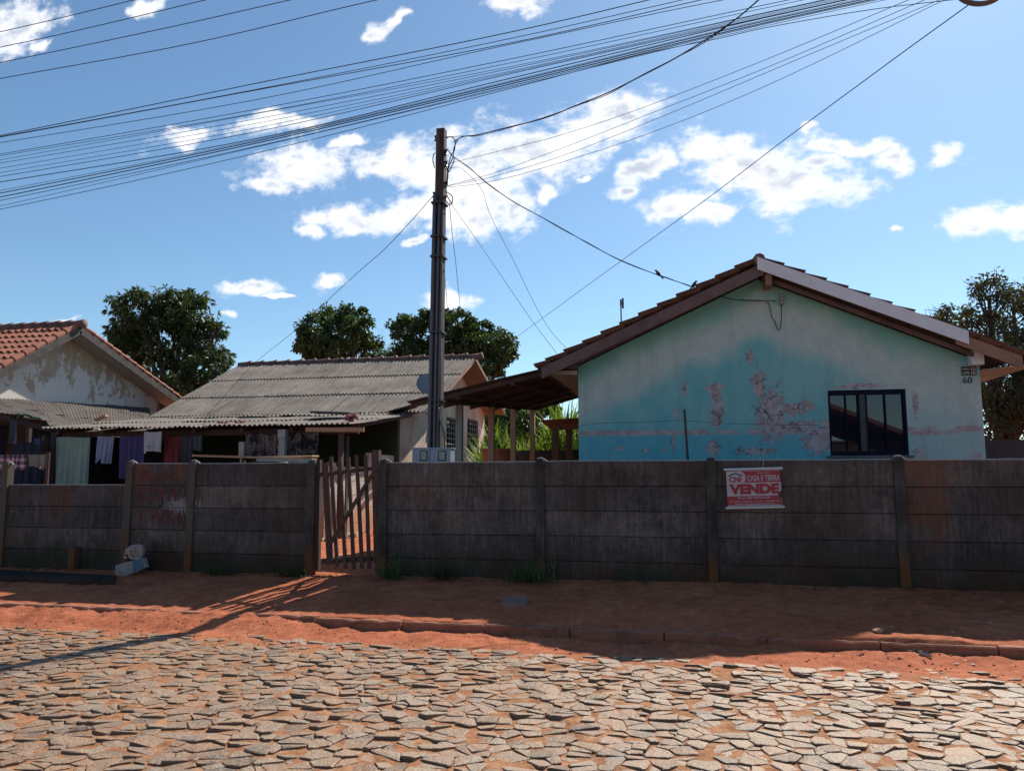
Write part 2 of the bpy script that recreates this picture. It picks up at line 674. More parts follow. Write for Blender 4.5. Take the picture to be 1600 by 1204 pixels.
# ------------------------------------------------------------------ kerb
kerb_mat = simple("kerb_concrete", (0.30, 0.11, 0.062), 0.9, 0.5, 3, dark=(0.12, 0.05, 0.03))
k = MB()
x = -15.0
while x < 12:
    L = random.uniform(0.85, 1.05)
    h = 0.112 + random.uniform(-0.012, 0.012)
    dyk = random.uniform(-0.012, 0.012)
    seg = 9
    pts = []
    o = len(k.v)
    for i in range(seg + 1):
        xx = x + 0.008 + (L - 0.016) * i / seg
        chip = max(0, fbm(xx, 0, 9, 6, 6) - 0.25) * 0.05
        for (yy, zz) in ((KY - 0.045 + dyk, -0.08), (KY - 0.045 + dyk + chip * 0.2, h - 0.014 - chip), (KY - 0.03 + dyk + chip * 0.4, h - chip),
                         (KY + 0.05 + dyk, h - chip * 0.3), (KY + 0.06 + dyk, -0.08)):
            k.v.append((xx, yy + 0.004 * fbm(xx, 0, 8, 1), zz + 0.004 * fbm(xx, 0, 8, 3)))
    for i in range(seg):
        for j in range(4):
            a = o + i * 5 + j
            k.f.append((a, a + 5, a + 6, a + 1))
    k.f.append(tuple(o + j for j in range(5)))
    k.f.append(tuple(o + seg * 5 + j for j in range(4, -1, -1)))
    x += L
k.mi = [0] * len(k.f)
k.build("kerb", kerb_mat, None, kind='structure')

# ------------------------------------------------------------------ precast wall
m = Mat("weathered_concrete")
x, y, z = m.xyz
st1 = m.noise(1.0, (26, 26, 2.2), 5, 0.7)
st2 = m.noise(1.0, (90, 90, 7), 3, 0.6, off=(3, 1, 1))
cl = m.noise(1.7, (1, 1, 1), 5, 0.6, off=(7, 1, 1))
f = m.ma('ADD', m.ma('MULTIPLY', st1, 0.28), m.ma('ADD', m.ma('MULTIPLY', st2, 0.14), m.ma('ADD', m.ma('MULTIPLY', cl, 0.33), m.ma('MULTIPLY', m.noise(17, (1, 1, 0.8), 6, 0.75, off=(3, 3, 1)), 0.25))))
col = m.ramp(f, [(0.36, (0.022, 0.019, 0.019)), (0.46, (0.062, 0.053, 0.050)), (0.56, (0.122, 0.105, 0.099)), (0.66, (0.23, 0.205, 0.195))])
# brownish cast and green algae in broad areas, orange lime streaks
oi = m.n('ShaderNodeObjectInfo').outputs['Random']
col = m.mix(1.0, col, m.ramp(oi, [(0.0, (0.72, 0.75, 0.80)), (0.5, (1.05, 1.0, 0.98)), (1.0, (1.45, 1.35, 1.28))]), 'MULTIPLY')
col = m.mix(m.step(m.noise(2.7, (1, 1, 1), 6, 0.7, off=(6, 2, 2)), 0.55, 0.68, 0, 0.55), col, (0.035, 0.032, 0.033))
col = m.mix(m.step(m.noise(0.9, (1, 1, 0.6), 4, 0.6, off=(1, 9, 2)), 0.45, 0.62, 0, 0.55), col, (0.062, 0.042, 0.034))
low = m.step(m.ma('ADD', z, m.ma('MULTIPLY', m.noise(1.6, (1, 1, 1), 5, 0.7, off=(2, 2, 7)), -0.9)), -0.1, 0.42, 0.85, 0.0)
col = m.mix(low, col, m.mix(m.step(m.noise(2.3, (1, 1, 1), 3, 0.5, off=(5, 5, 5)), 0.42, 0.6), (0.060, 0.028, 0.014), (0.032, 0.030, 0.015)))
nzz = m.noise(2.4, (1.6, 1, 0.8), 5, 0.65, off=(0, 4, 4))
rp = at(1450, 760, Y=FY)
for (px, py, rx, rz, amt) in ((1455, 760, 0.34, 0.85, 0.62), (655, 770, 0.22, 0.25, 0.3), (215, 740, 0.30, 0.3, 0.55), (95, 770, 0.3, 0.5, 0.35), (285, 735, 0.15, 0.2, 0.6),
                              (700, 815, 0.20, 0.12, 0.3)):
    p = at(px, py, Y=FY)
    mk = m.step(m.blob((p.x, p.z), (rx, rz), m.noise(6, (1.2, 1, 0.6), 6, 0.75, off=(0, 4, 4)), 1.6), 0.0, 0.55, 0, amt)
    col = m.mix(mk, col, (0.155, 0.066, 0.032))
# pale lime scale near the painted words
p = at(283, 790, Y=FY)
mk = m.step(m.blob((p.x, p.z), (0.32, 0.14), m.noise(22, (1.4, 1, 0.4), 5, 0.75), 2.4), 0.15, 0.5, 0, 0.6)
col = m.mix(mk, col, (0.33, 0.31, 0.30))
spk = m.step(m.noise(38, (1, 1, 1), 2, 0.5, off=(3, 7, 1)), 0.70, 0.76, 0, 0.35)
col = m.mix(spk, col, (0.30, 0.28, 0.26))
hh = m.ma('ADD', m.noise(30, (1, 1, 0.7), 5, 0.7), m.ma('MULTIPLY', st2, 0.7))
m.bump(hh, 0.5, 0.012)
wall_mat = m.done(col, 0.92, 0, 0.2)

m = Mat("weathered_concrete_post")
x, y, z = m.xyz
st1 = m.noise(1.0, (14, 14, 3), 5, 0.7)
cl = m.noise(2.2, (1, 1, 1), 4, 0.6, off=(7, 1, 1))
col = m.ramp(m.ma('ADD', m.ma('MULTIPLY', st1, 0.55), m.ma('MULTIPLY', cl, 0.45)), [(0.34, (0.022, 0.021, 0.021)), (0.5, (0.052, 0.048, 0.044)), (0.68, (0.11, 0.10, 0.085))])
lp = m.step(m.ma('MULTIPLY', x, -1.0), 5.0, 6.3, 0, 0.6)     # the left hand posts are cleaner
col = m.mix(lp, col, (0.12, 0.098, 0.070))
low = m.step(m.ma('ADD', z, m.ma('MULTIPLY', cl, -0.6)), 0.15, 0.55, 0.9, 0.0)
col = m.mix(low, col, (0.14, 0.055, 0.02))
m.bump(m.noise(30, (1, 1, 1), 5, 0.7), 0.5, 0.012)
post_mat = m.done(col, 0.92, 0, 0.2)

mortar_rim_mat = simple("pale_mortar_and_rim", (0.42, 0.38, 0.33), 0.9, 0.3, 14)  # mortar on the posts, and the added bright rim along the wall top

PX = {8: 712, 202: 724, 300: 722, 487: 722, 600: 722, 845: 717, 1112: 718, 1407: 715}


def wx(px):
    return at(px, 800, Y=FY).x


def wtop(x):
    # top of the wall, measured at its two ends
    a, b = at(310, 724, Y=FY), at(1590, 717, Y=FY)
    return a.z + (b.z - a.z) * (x - a.x) / (b.x - a.x)


def wall_post(parent, x, extra=0.03, wdt=0.105):
    zt = wtop(x) + extra
    b = MB()
    w2 = wdt / 2
    tilt = random.uniform(-0.006, 0.006)
    z0 = 0.1
    b.hexa([(x - w2 - tilt, FY - 0.055, z0), (x + w2 - tilt, FY - 0.055, z0), (x + w2 - tilt, FY + 0.055, z0), (x - w2 - tilt, FY + 0.055, z0),
            (x - w2 + tilt, FY - 0.055, zt - 0.03), (x + w2 + tilt, FY - 0.055, zt - 0.03), (x + w2 + tilt, FY + 0.055, zt - 0.03), (x - w2 + tilt, FY + 0.055, zt - 0.03)])
    c = 0.018
    b.hexa([(x - w2 + tilt, FY - 0.055, zt - 0.0295), (x + w2 + tilt, FY - 0.055, zt - 0.0295), (x + w2 + tilt, FY + 0.055, zt - 0.0295), (x - w2 + tilt, FY + 0.055, zt - 0.0295),
            (x - w2 + c + tilt, FY - 0.055 + c, zt), (x + w2 - c + tilt, FY - 0.055 + c, zt + 0.006), (x + w2 - c + tilt, FY + 0.055 - c, zt), (x - w2 + c + tilt, FY + 0.055 - c, zt)])
    return b.build("post", post_mat, parent)


def wall_bay(parent, xa, xb, rows, top=None, made=None):
    """precast slabs stacked between two posts; top row index 0 is the highest"""
    zt0 = wtop(xa) if top is None else top
    zt1 = wtop(xb) if top is None else top
    zt0 += random.uniform(-0.006, 0.006)
    for r in range(rows):
        b = MB()
        z1a, z1b = zt0 - 0.3 * r, zt1 - 0.3 * r
        y = FY + random.uniform(-0.005, 0.005)
        ty = random.uniform(0.000, 0.008)
        seg = 14
        o = len(b.v)
        for i in range(seg + 1):
            t = i / seg
            xx = xa + 0.04 + (xb - xa - 0.08) * t
            zt = z1a + (z1b - z1a) * t
            e1 = 0.003 * fbm(xx, zt, 6, 2)
            e2 = 0.003 * fbm(xx, zt - .3, 6, 4)
            b.v += [(xx, y - 0.018 - ty, zt - 0.296 + 0.002 + e2), (xx, y - 0.018, zt - 0.008 + e1), (xx, y - 0.010, zt - 0.001 + e1),
                    (xx, y + 0.018, zt - 0.001), (xx, y + 0.018, zt - 0.302)]
        for i in range(seg):
            for j in range(5):
                a = o + i * 5 + j
                a2 = o + i * 5 + (j + 1) % 5
                b.f.append((a, a + 5, a2 + 5, a2))
        b.f.append(tuple(o + j for j in range(5)))
        b.f.append(tuple(o + seg * 5 + j for j in range(4, -1, -1)))
        b.mi = [0] * len(b.f)
        s = b.build("slab", wall_mat, parent)
        if made is not None:
            made.append(s)
        # thin pale bead added along the top as its sunlit rim
        if r == 0:
            mo = MB()
            pts = []
            for i in range(30):
                t = i / 29
                xx = xa + 0.05 + (xb - xa - 0.1) * t
                pts.append((xx, y + 0.004, z1a + (z1b - z1a) * t + 0.003 + 0.003 * fbm(xx, 0, 5, 8)))
            mo.tube(pts, [0.006 + 0.003 * abs(fbm(p[0], 1, 7, 3)) for p in pts], 5)
            mo.build("sunlit_rim", mortar_rim_mat, s)


X = {p: wx(p) for p in PX}
wl = thing("concrete_wall", "dark precast slab wall with red painted words, left of the wooden gate", "wall", (X[8], FY, 0.3))
xm = X[8] - 2.05
wall_post(wl, xm - 2.05)
wall_post(wl, xm)
for p in (8, 202, 300, 487):
    wall_post(wl, X[p], 0.035)
wall_bay(wl, xm - 2.05, xm, 5)
wall_bay(wl, xm, X[8], 4, wtop(xm) - 0.3)
wall_bay(wl, X[8], X[202], 5, at(100, 757, Y=FY).z)
made = []
wall_bay(wl, X[202], X[300], 5, None, made)
wall_bay(wl, X[300], X[487], 5)
wr = thing("concrete_wall", "dark precast slab wall before the turquoise house, right of the gate", "wall", (X[600], FY, 0.3))
xn = X[1407] + 2.1
for p in (600, 845, 1112, 1407):
    wall_post(wr, X[p], 0.035)
wall_post(wr, xn)
wall_post(wr, xn + 2.1)
wall_bay(wr, X[600], X[845], 5)
wall_bay(wr, X[845], X[1112], 5)
wall_bay(wr, X[1112], X[1407], 5)
wall_bay(wr, X[1407], xn, 5)
wall_bay(wr, xn, xn + 2.1, 5)

# mortar caps dabbed on some posts
for px, par in ((8, wl), (202, wl), (300, wl), (600, wr), (845, wr), (1407, wr)):
    b = MB()
    x_ = X[px]
    z_ = wtop(x_) + 0.036
    pts = [(x_ - 0.04, FY, z_ - 0.004), (x_ + 0.01, FY - 0.01, z_ + 0.008), (x_ + 0.05, FY, z_ - 0.012), (x_ + 0.085, FY, z_ - 0.035)]
    b.tube(catmull(pts, 4), 0.013, 6)
    b.build("mortar_cap", mortar_rim_mat, par, smooth=True)

# painted words, worn
m = Mat("worn_red_paint")
nn = m.noise(26, (1, 1, 0.5), 5, 0.75)
m.done((0.21, 0.028, 0.026), 0.85)
tr = m.n("ShaderNodeBsdfTransparent")
mx = m.n("ShaderNodeMixShader")
m.put(mx.inputs[0], m.step(nn, 0.38, 0.60, 0.85, 0.02))
m.put(mx.inputs[1], tr.outputs[0])
m.put(mx.inputs[2], m.bsdf.outputs[0])
m.put(m.nt.nodes["Material Output"].inputs[0], mx.outputs[0])
worn_red = m.m
for i, (t, a, b_, c_, d_) in enumerate((("VENDO", 213, 735, 277, 752), ("ESTA", 214, 762, 281, 782), ("CASA", 216, 795, 283, 815))):
    p, q = at(a, d_, Y=FY - 0.03), at(b_ if False else c_, b_, Y=FY - 0.03)
    text_part(t, p.x, q.x, p.z, q.z, FY - 0.029, worn_red, made[i], "lettering", 0.02)

# ------------------------------------------------------------------ gate
wood_mat = simple("weathered_wood", (0.085, 0.045, 0.032), 0.85, 0.5, 3, (9, 9, 1), bump=0.4, bscale=30, dark=(0.03, 0.018, 0.014))
wood_bare = simple("bare_wood", (0.40, 0.22, 0.12), 0.8, 0.4, 4, (6, 6, 1), bump=0.4, bscale=30)  # lighter orange-brown wood of the loose boards and planks
gate = thing("wooden_gate", "narrow leaning wooden slat gate with a diagonal brace between the two precast walls", "gate", (at(545, 885, Y=FY).x, FY, 0.33))


def slat(px0, py0, px1, py1, wpx, y, mat=wood_mat, th=0.022, name="slat"):
    a, b = at(px0, py0, Y=y), at(px1, py1, Y=y)
    wd = wpx * 9.9 / 1200
    mb = MB()
    mb.beam(a, b, wd, th, up=(0, -1, 0), taper=random.uniform(0.92, 1.03))
    return mb.build(name, mat, gate)


GY = FY + 0.02
for (a, b, c, d, w_) in ((516, 882, 508, 722, 11), (527, 886, 517, 713, 6), (540, 888, 531, 713, 6), (553, 889, 544, 714, 6), (566, 888, 557, 711, 6),
                         (577, 888, 571, 711, 6), (587, 880, 583, 704, 5)):
    slat(a, b, c, d, w_, GY)
slat(500, 741, 588, 731, 6, GY + 0.030, name="rail")
slat(503, 876, 590, 872, 8, GY + 0.030, name="rail")
slat(514, 852, 584, 737, 6, GY - 0.026, name="brace")
slat(495, 890, 498, 718, 9, FY + 0.06, name="gate_post", th=0.07)
slat(593, 895, 589, 703, 10, FY + 0.03, name="gate_post", th=0.09)
hb = MB()
hp = at(590, 735, Y=GY - 0.01)
hb.tube([hp + Vector((-0.05, 0, -0.01)), hp + Vector((0.0, -0.05, 0)), hp + Vector((0.05, 0, 0.01)), hp + Vector((0, .05, -0.01)), hp + Vector((-0.05, 0, -0.01))], 0.004, 5)
hb.build("tie_wire", simple("rusty_wire", (0.12, 0.06, 0.04), 0.6, metal=0.5), gate)

# ------------------------------------------------------------------ for-sale banner
red_ink = simple("banner_red", (0.32, 0.028, 0.035), 0.6, 0.15, 6, bump=0.05)
white_vinyl = simple("banner_white", (0.42, 0.40, 0.43), 0.55, 0.12, 6, bump=0.05)
black_ink = simple("banner_black", (0.015, 0.015, 0.02), 0.6, 0.1)
BY = FY - 0.075
TL, TR, BL, BR = at(1134.5, 736, Y=BY), at(1219, 733.5, Y=BY), at(1137, 791, Y=BY), at(1222, 789, Y=BY)
ban = thing("banner", "small red and white for sale banner hanging from a string on the dark slab wall", "banner", ((TL.x + TR.x) / 2, BY, BL.z))


def B(u, v, d=0.0):
    p = BL * (1 - u) * (1 - v) + BR * u * (1 - v) + TR * u * v + TL * (1 - u) * v
    p = Vector(p)
    p.y -= d
    return p


outl = [(0, 0), (0.25, 0), (0.5, 0), (0.75, 0), (1, 0), (1.015, 0.12), (1.0, 0.20), (0.955, 0.25), (0.93, 0.30), (0.965, 0.36), (0.99, 0.40), (1, 0.46), (1, 0.75), (1, 1),
        (0.75, 1), (0.5, 1), (0.25, 1), (0, 1), (0, 0.5)]
b = MB()
b.prism([B(u, v) for u, v in outl], (0, 0.004, 0))
b.build("sheet", white_vinyl, ban)
b = MB()
b.add([B(u, v, 0.002) for u, v in ((0.30, 0.66), (0.345, 0.70), (0.36, 0.80), (0.345, 0.90), (0.28, 0.985), (0.5, 0.985), (0.75, 0.985), (1, 0.985), (1, 0.66), (0.75, 0.66), (0.5, 0.66))], [tuple(range(11))])
b.add([B(u, v, 0.002) for u, v in ((0.0, 0.03), (0.25, 0.03), (0.5, 0.03), (0.75, 0.03), (1.0, 0.03), (1.01, 0.12), (0.995, 0.20), (0.95, 0.25), (0.925, 0.285), (0.75, 0.285), (0.5, 0.285), (0.25, 0.285), (0.0, 0.285))], [tuple(range(13))])
b.build("red_print", red_ink, ban)
b = MB()
for (u0, v0, u1, v1) in ((0.035, 0.86, 0.165, 0.935), (0.165, 0.935, 0.30, 0.86)):
    p, q = B(u0, v0, 0.004), B(u1, v1, 0.004)
    b.beam(p, q, 0.011, 0.002, up=(0, -1, 0))
b.build("roof_mark", black_ink, ban)


def btext(s, u0, u1, v0, v1, mat, bold):
    text_part(s, u0, u1, v0, v1, 0, mat, ban, "lettering", bold, T=lambda p: B(p.x, p.z, 0.0045))


btext("CNI", 0.05, 0.27, 0.68, 0.84, red_ink, 0.03)
btext("CASA E TERRA", 0.385, 0.985, 0.70, 0.865, white_vinyl, 0.02)
btext("VENDE", 0.045, 0.965, 0.335, 0.625, red_ink, 0.06)
btext("Fone: (43) 99934-0193", 0.20, 0.80, 0.185, 0.27, white_vinyl, 0.02)
b = MB()          # two lines too small to read in the photograph: thin broken strokes
for (v0, v1, words) in ((0.118, 0.150, ((0.04, 0.10), (0.12, 0.24), (0.26, 0.42), (0.44, 0.47), (0.50, 0.55), (0.57, 0.66), (0.70, 0.88), (0.90, 0.97))),
                        (0.915, 0.940, ((0.56, 0.69), (0.71, 0.80)))):
    for (ua, ub) in words:
        u = ua
        while u < ub:
            ub2 = u + 0.009
            h = random.uniform(0.6, 1.0)
            b.add([B(u, v0, 0.004), B(ub2, v0, 0.004), B(ub2, v0 + (v1 - v0) * h, 0.004), B(u, v0 + (v1 - v0) * h, 0.004)], [(0, 1, 2, 3)])
            u += 0.014
b.build("lettering", white_vinyl, ban)
btext("www.cnicasaeterra.com.br", 0.14, 0.88, 0.045, 0.095, white_vinyl, 0.01)
rail_mat = simple("white_plastic_rail", (0.55, 0.55, 0.55), 0.5, 0.15)
for (a, c) in (((1131, 733.5), (1223, 731)), ((1134, 793.5), (1226, 791.5))):
    r_ = MB()
    r_.tube([at(a[0], a[1], Y=BY), at(c[0], c[1], Y=BY)], 0.014, 8)
    r_.build("rail", rail_mat, ban)
s_ = MB()
kk = at(1193, 719, Y=FY - 0.035)
s_.tube([at(1192, 731, Y=BY), kk, Vector((kk.x, FY, wtop(kk.x) + 0.012)), Vector((kk.x, FY + 0.06, wtop(kk.x) - 0.1))], 0.0025, 5)
s_.build("string", rail_mat, ban)
# ------------------------------------------------------------------ shared house materials
clay = simple("clay_tile", (0.33, 0.118, 0.066), 0.85, 0.45, 2.2, dark=(0.20, 0.075, 0.05), bump=0.3)
clay_old = simple("old_clay_tile", (0.16, 0.085, 0.07), 0.9, 0.5, 2.6, dark=(0.06, 0.04, 0.038), bump=0.3)
m = Mat("fibre_cement")
a = m.noise(1.1, (1, 1, 1), 6, 0.65)
b = m.noise(14, (1, 1, 1), 4, 0.7, off=(3, 3, 3))
s_ = m.noise(1.0, (9, 1.0, 1), 4, 0.6, off=(3, 8, 3))
f = m.ma('ADD', m.ma('MULTIPLY', a, 0.4), m.ma('ADD', m.ma('MULTIPLY', b, 0.3), m.ma('MULTIPLY', s_, 0.3)))
col = m.ramp(f, [(0.34, (0.075, 0.064, 0.055)), (0.47, (0.165, 0.142, 0.122)), (0.6, (0.245, 0.213, 0.185)), (0.72, (0.31, 0.275, 0.24))])
col = m.mix(m.step(m.noise(7, (1, 1, 1), 3, 0.6, off=(1, 2, 9)), 0.66, 0.74, 0, 0.7), col, (0.07, 0.055, 0.045))
m.bump(b, 0.3, 0.01)
cement = m.done(col, 0.95, 0, 0.15)
dark_metal_roof = simple("dark_roof_sheet", (0.060, 0.050, 0.048), 0.7, 0.5, 3, bump=0.2)
timber = simple("roof_timber", (0.075, 0.042, 0.032), 0.85, 0.45, 3, (2, 2, 8), bump=0.3, dark=(0.035, 0.02, 0.016))
brown_board = simple("brown_rake_board", (0.135, 0.085, 0.08), 0.8, 0.4, 4, (1, 1, 1), bump=0.25, dark=(0.07, 0.045, 0.042))
white_board = simple("white_rake_board", (0.66, 0.66, 0.70), 0.7, 0.12, 3, bump=0.1)
orange_board = simple("bare_rake_board", (0.27, 0.15, 0.10), 0.8, 0.35, 4, bump=0.2)
soffit_mat = simple("beige_soffit", (0.31, 0.275, 0.235), 0.8, 0.2, 2, bump=0.1)
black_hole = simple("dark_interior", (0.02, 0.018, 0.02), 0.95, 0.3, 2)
dark_frame = simple("dark_window_frame", (0.010, 0.012, 0.024), 0.8, 0.2, 4, bump=0.05, spec=0.1)
glass_m = Mat("window_glass")
glass_mat = glass_m.done((0.010, 0.012, 0.02), 0.008, 0, 0.75)
iron = simple("grey_iron", (0.16, 0.16, 0.16), 0.5, 0.3, 10, metal=0.4)
concrete_light = simple("pale_concrete", (0.33, 0.32, 0.30), 0.9, 0.3, 3)


def tile_slope(mb, R0, along, La, down, Ld, course=0.34, pitch=0.19, amp=0.022, step=0.03, mi=0):
    """courses of wavy clay tiles; R0 top corner, 'along' the ridge, 'down' the slope"""
    R0, along, down = Vector(R0), Vector(along).normalized(), Vector(down).normalized()
    n = int(math.ceil(Ld / course))
    for k in range(n):
        P = R0 + down * (k * course) + along * random.uniform(-0.01, 0.012)
        mb.wave(P, along, down, La, min(course + 0.05, Ld - k * course + 0.02), pitch, amp * random.uniform(0.9, 1.1), 0.012, 1, 0.012, mi, 0, 0.0, step)


# ================================================================== turquoise house
TY = 11.80                       # gable wall plane
RY = 11.43                       # front of the roof overhang
tx0, tx1 = at(904, 650, Y=TY).x, at(1536, 650, Y=TY).x
apx = at(1186, 404, Y=RY)        # tile top at the ridge
lft = at(838, 574, Y=RY)
slope = (apx.z - lft.z) / (apx.x - lft.x)
RX = apx.x
run_l, run_r = RX - lft.x, (RX - lft.x) * 1.0
DEPTH = 8.0
th = thing("house", "turquoise house with peeling paint, its gable facing the street", "house", ((tx0 + tx1) / 2, TY, 0.37))


def zr(x, off=0.0):
    return apx.z - abs(x - RX) * slope + off


m = Mat("peeling_turquoise_plaster")
x, y, z = m.xyz
n1 = m.noise(1.1, (1, 1, 1), 5, 0.6)
n2 = m.noise(5.5, (1, 1, 1), 5, 0.7, off=(4, 1, 2))
n3 = m.noise(2.6, (1.0, 1, 0.5), 5, 0.65, off=(1, 1, 6))
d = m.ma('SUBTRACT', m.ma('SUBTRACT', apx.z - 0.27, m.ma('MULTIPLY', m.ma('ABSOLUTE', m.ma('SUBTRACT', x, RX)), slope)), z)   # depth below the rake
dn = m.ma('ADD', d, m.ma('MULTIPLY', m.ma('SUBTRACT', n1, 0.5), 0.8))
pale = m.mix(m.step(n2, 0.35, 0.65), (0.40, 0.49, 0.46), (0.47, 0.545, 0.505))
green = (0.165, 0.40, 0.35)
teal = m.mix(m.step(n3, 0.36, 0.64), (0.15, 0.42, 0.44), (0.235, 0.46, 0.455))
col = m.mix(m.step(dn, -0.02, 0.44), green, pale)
xl = m.step(m.ma('ADD', x, m.ma('MULTIPLY', m.ma('SUBTRACT', n1, 0.5), 0.7)), 1.9, 3.1, 1.0, 0.36)
col = m.mix(m.ma('MULTIPLY', m.step(dn, 0.62, 1.02), xl), col, teal)
z_b = at(1000, 676, Y=TY).z
blue_l = m.mix(m.step(n3, 0.36, 0.64), (0.11, 0.38, 0.44), (0.155, 0.42, 0.47))
blue_l = m.mix(m.step(x, 2.4, 3.2), blue_l, (0.31, 0.46, 0.445))
zz = m.ma('ADD', z, m.ma('MULTIPLY', m.ma('SUBTRACT', n2, 0.5), 0.05))
col = m.mix(m.step(zz, z_b - 0.05, z_b - 0.035, 1, 0), col, blue_l)
# bare pinkish plaster: a band at dado height and flaked patches
under = m.mix(m.step(n2, 0.40, 0.60), (0.35, 0.265, 0.265), (0.44, 0.40, 0.41))
band = m.ma('MULTIPLY', m.step(zz, z_b - 0.045, z_b - 0.035), m.step(zz, z_b + 0.035, z_b + 0.045, 1, 0))
band = m.ma('MULTIPLY', band, m.step(m.noise(3.6, (1, 1, 1), 4, 0.7, off=(7, 7, 7)), 0.36, 0.46))
pk = None
nzp = m.noise(11, (1, 1, 1), 7, 0.78, off=(1, 5, 2))
for (px, py, rx, rz) in ((1205, 650, 0.30, 0.55), (1185, 600, 0.14, 0.30), (1120, 640, 0.12, 0.42), (1280, 690, 0.30, 0.25), (1240, 640, 0.26, 0.14), (1262, 632, 0.11, 0.13),
                         (1172, 558, 0.07, 0.14), (1118, 608, 0.16, 0.12), (1057, 645, 0.06, 0.14), (1300, 662, 0.35, 0.10), (970, 700, 0.10, 0.06), (1008, 704, 0.07, 0.05),
                         (1115, 700, 0.14, 0.14), (1180, 705, 0.40, 0.08), (1052, 690, 0.05, 0.16), (1435, 710, 0.14, 0.10), (1525, 714, 0.1, 0.07), (1430, 630, 0.05, 0.25),
                         (1070, 610, 0.04, 0.14), (1240, 665, 0.5, 0.09), (1450, 676, 0.4, 0.05), (1350, 603, 0.45, 0.05), (1035, 702, 0.05, 0.05)):
    p = at(px, py, Y=TY)
    v = m.blob((p.x, p.z), (rx, rz), nzp, 1.5)
    pk = v if pk is None else m.ma('MAXIMUM', pk, v)
pm = m.step(pk, 0.28, 0.36)
allp = m.ma('MAXIMUM', pm, band)
col = m.mix(allp, col, under)
edge_v = m.ma('MINIMUM', m.voronoi(8, off=(2, 2, 2), src=None), m.voronoi(17, off=(1, 2, 5)))
crk = m.step(edge_v, 0.012, 0.035, 1, 0)
near = m.step(pk, 0.02, 0.38)
ck = m.ma('MULTIPLY', m.ma('MULTIPLY', crk, near), m.step(m.noise(5, (1, 1, 1), 4, 0.6, off=(3, 3, 8)), 0.47, 0.53))
col = m.mix(ck, col, (0.05, 0.045, 0.06))
spk = m.step(m.noise(24, (1, 1, 1), 2, 0.5, off=(8, 8, 1)), 0.71, 0.76, 0, 0.7)
col = m.mix(spk, col, (0.60, 0.57, 0.55))
dirt = m.step(m.noise(1.0, (6, 6, 0.8), 4, 0.6, off=(2, 0, 1)), 0.5, 0.75, 0, 0.28)
col = m.mix(dirt, col, (0.22, 0.235, 0.225))
m.bump(m.ma('SUBTRACT', m.ma('MULTIPLY', n2, 0.4), m.ma('MULTIPLY', allp, 0.35)), 0.35, 0.02)
plaster = m.done(col, 0.85, 0, 0.2)

# walls as one solid with a window opening in the front
wa, wb = at(1293, 611, Y=TY), at(1421, 711, Y=TY)
wx0, wx1, wz1, wz0 = wa.x, wb.x, wa.z + 0.01, wb.z - 0.0
b = MB()
UP = 0.22      # underside of the roof build-up below the tile top
G = 0.2


def wallpoly(xa, xb, zlo, zfun):
    pts = [(xa, TY, zlo), (xb, TY, zlo), (xb, TY, zfun(xb))]
    if xa < RX < xb:
        pts.append((RX, TY, zfun(RX)))
    pts.append((xa, TY, zfun(xa)))
    b.prism(pts, (0, 0.14, 0))


top = lambda q: zr(q, -UP)
wallpoly(tx0, wx0, G, top)
wallpoly(wx1, tx1, G, top)
b.prism([(wx0, TY, wz1), (wx1, TY, wz1), (wx1, TY, top(wx1)), (wx0, TY, top(wx0))], (0, 0.14, 0))
b.prism([(wx0, TY, G), (wx1, TY, G), (wx1, TY, wz0), (wx0, TY, wz0)], (0, 0.14, 0))
b.box(tx0, tx0 + 0.14, TY + 0.14, TY + DEPTH, G, top(tx0) - 0.01)
b.box(tx1 - 0.14, tx1, TY + 0.14, TY + DEPTH, G, top(tx1) - 0.01)
b.box(tx0 + 0.14, tx1 - 0.14, TY + DEPTH - 0.14, TY + DEPTH, G, top(tx0) - 0.01)
b.build("wall", plaster, th)

# roof: two slopes of clay tiles with ridge caps, seen edge-on along the rake
sl_l = Vector((-1, 0, -slope)).normalized()
sl_r = Vector((1, 0, -slope)).normalized()
Ld_l = math.hypot(run_l, run_l * slope)
b = MB()
tile_slope(b, (RX, RY - 0.02, apx.z), (0, 1, 0), DEPTH + 0.9, sl_l, Ld_l, course=0.31, step=0.045)
tile_slope(b, (RX, RY - 0.02, apx.z), (0, 1, 0), DEPTH + 0.9, sl_r, Ld_l + 0.1, course=0.31, step=0.045)
yy = RY - 0.03
while yy < RY + DEPTH + 0.8:
    b.tube([(RX, yy, apx.z - 0.01), (RX, yy + 0.40, apx.z + 0.012)], [0.085, 0.10], 9)
    yy += 0.36
troof = b.build("roof", clay_old, th)
b = MB()      # rafters and sheathing under the tiles
for s, sgn in ((sl_l, -1), (sl_r, 1)):
    nrm = Vector((s.z * -sgn, 0, abs(s.x))) if sgn < 0 else Vector((-s.z, 0, s.x))
    for k in range(8):
        p0 = Vector((RX, RY + 0.30 + k * 1.12, apx.z - 0.10))
        b.beam(p0, p0 + s * (Ld_l - 0.08), 0.06, 0.09)
b.build("rafters", timber, troof)
b = MB()
for px_, py_ in ((1197, 436), (862, 578), (1530, 556)):
    pass
pq = at(1199, 440, Y=RY + 0.2)
b.box(pq.x - 0.045, pq.x + 0.045, RY + 0.03, TY + 0.05, pq.z - 0.09, pq.z + 0.07)
b.build("purlin", orange_board, troof)
b = MB()
pq = at(1533, 556, Y=RY + 0.1)
b.box(pq.x - 0.085, pq.x + 0.075, TY - 0.16, TY - 0.004, pq.z - 0.10, pq.z + 0.09)
b.build("purlin", white_board, troof)
b = MB()
pq = at(898, 572, Y=RY + 0.2)
b.box(pq.x - 0.07, pq.x + 0.03, RY + 0.05, TY - 0.004, pq.z - 0.05, pq.z + 0.07)
b.build("purlin", timber, troof)


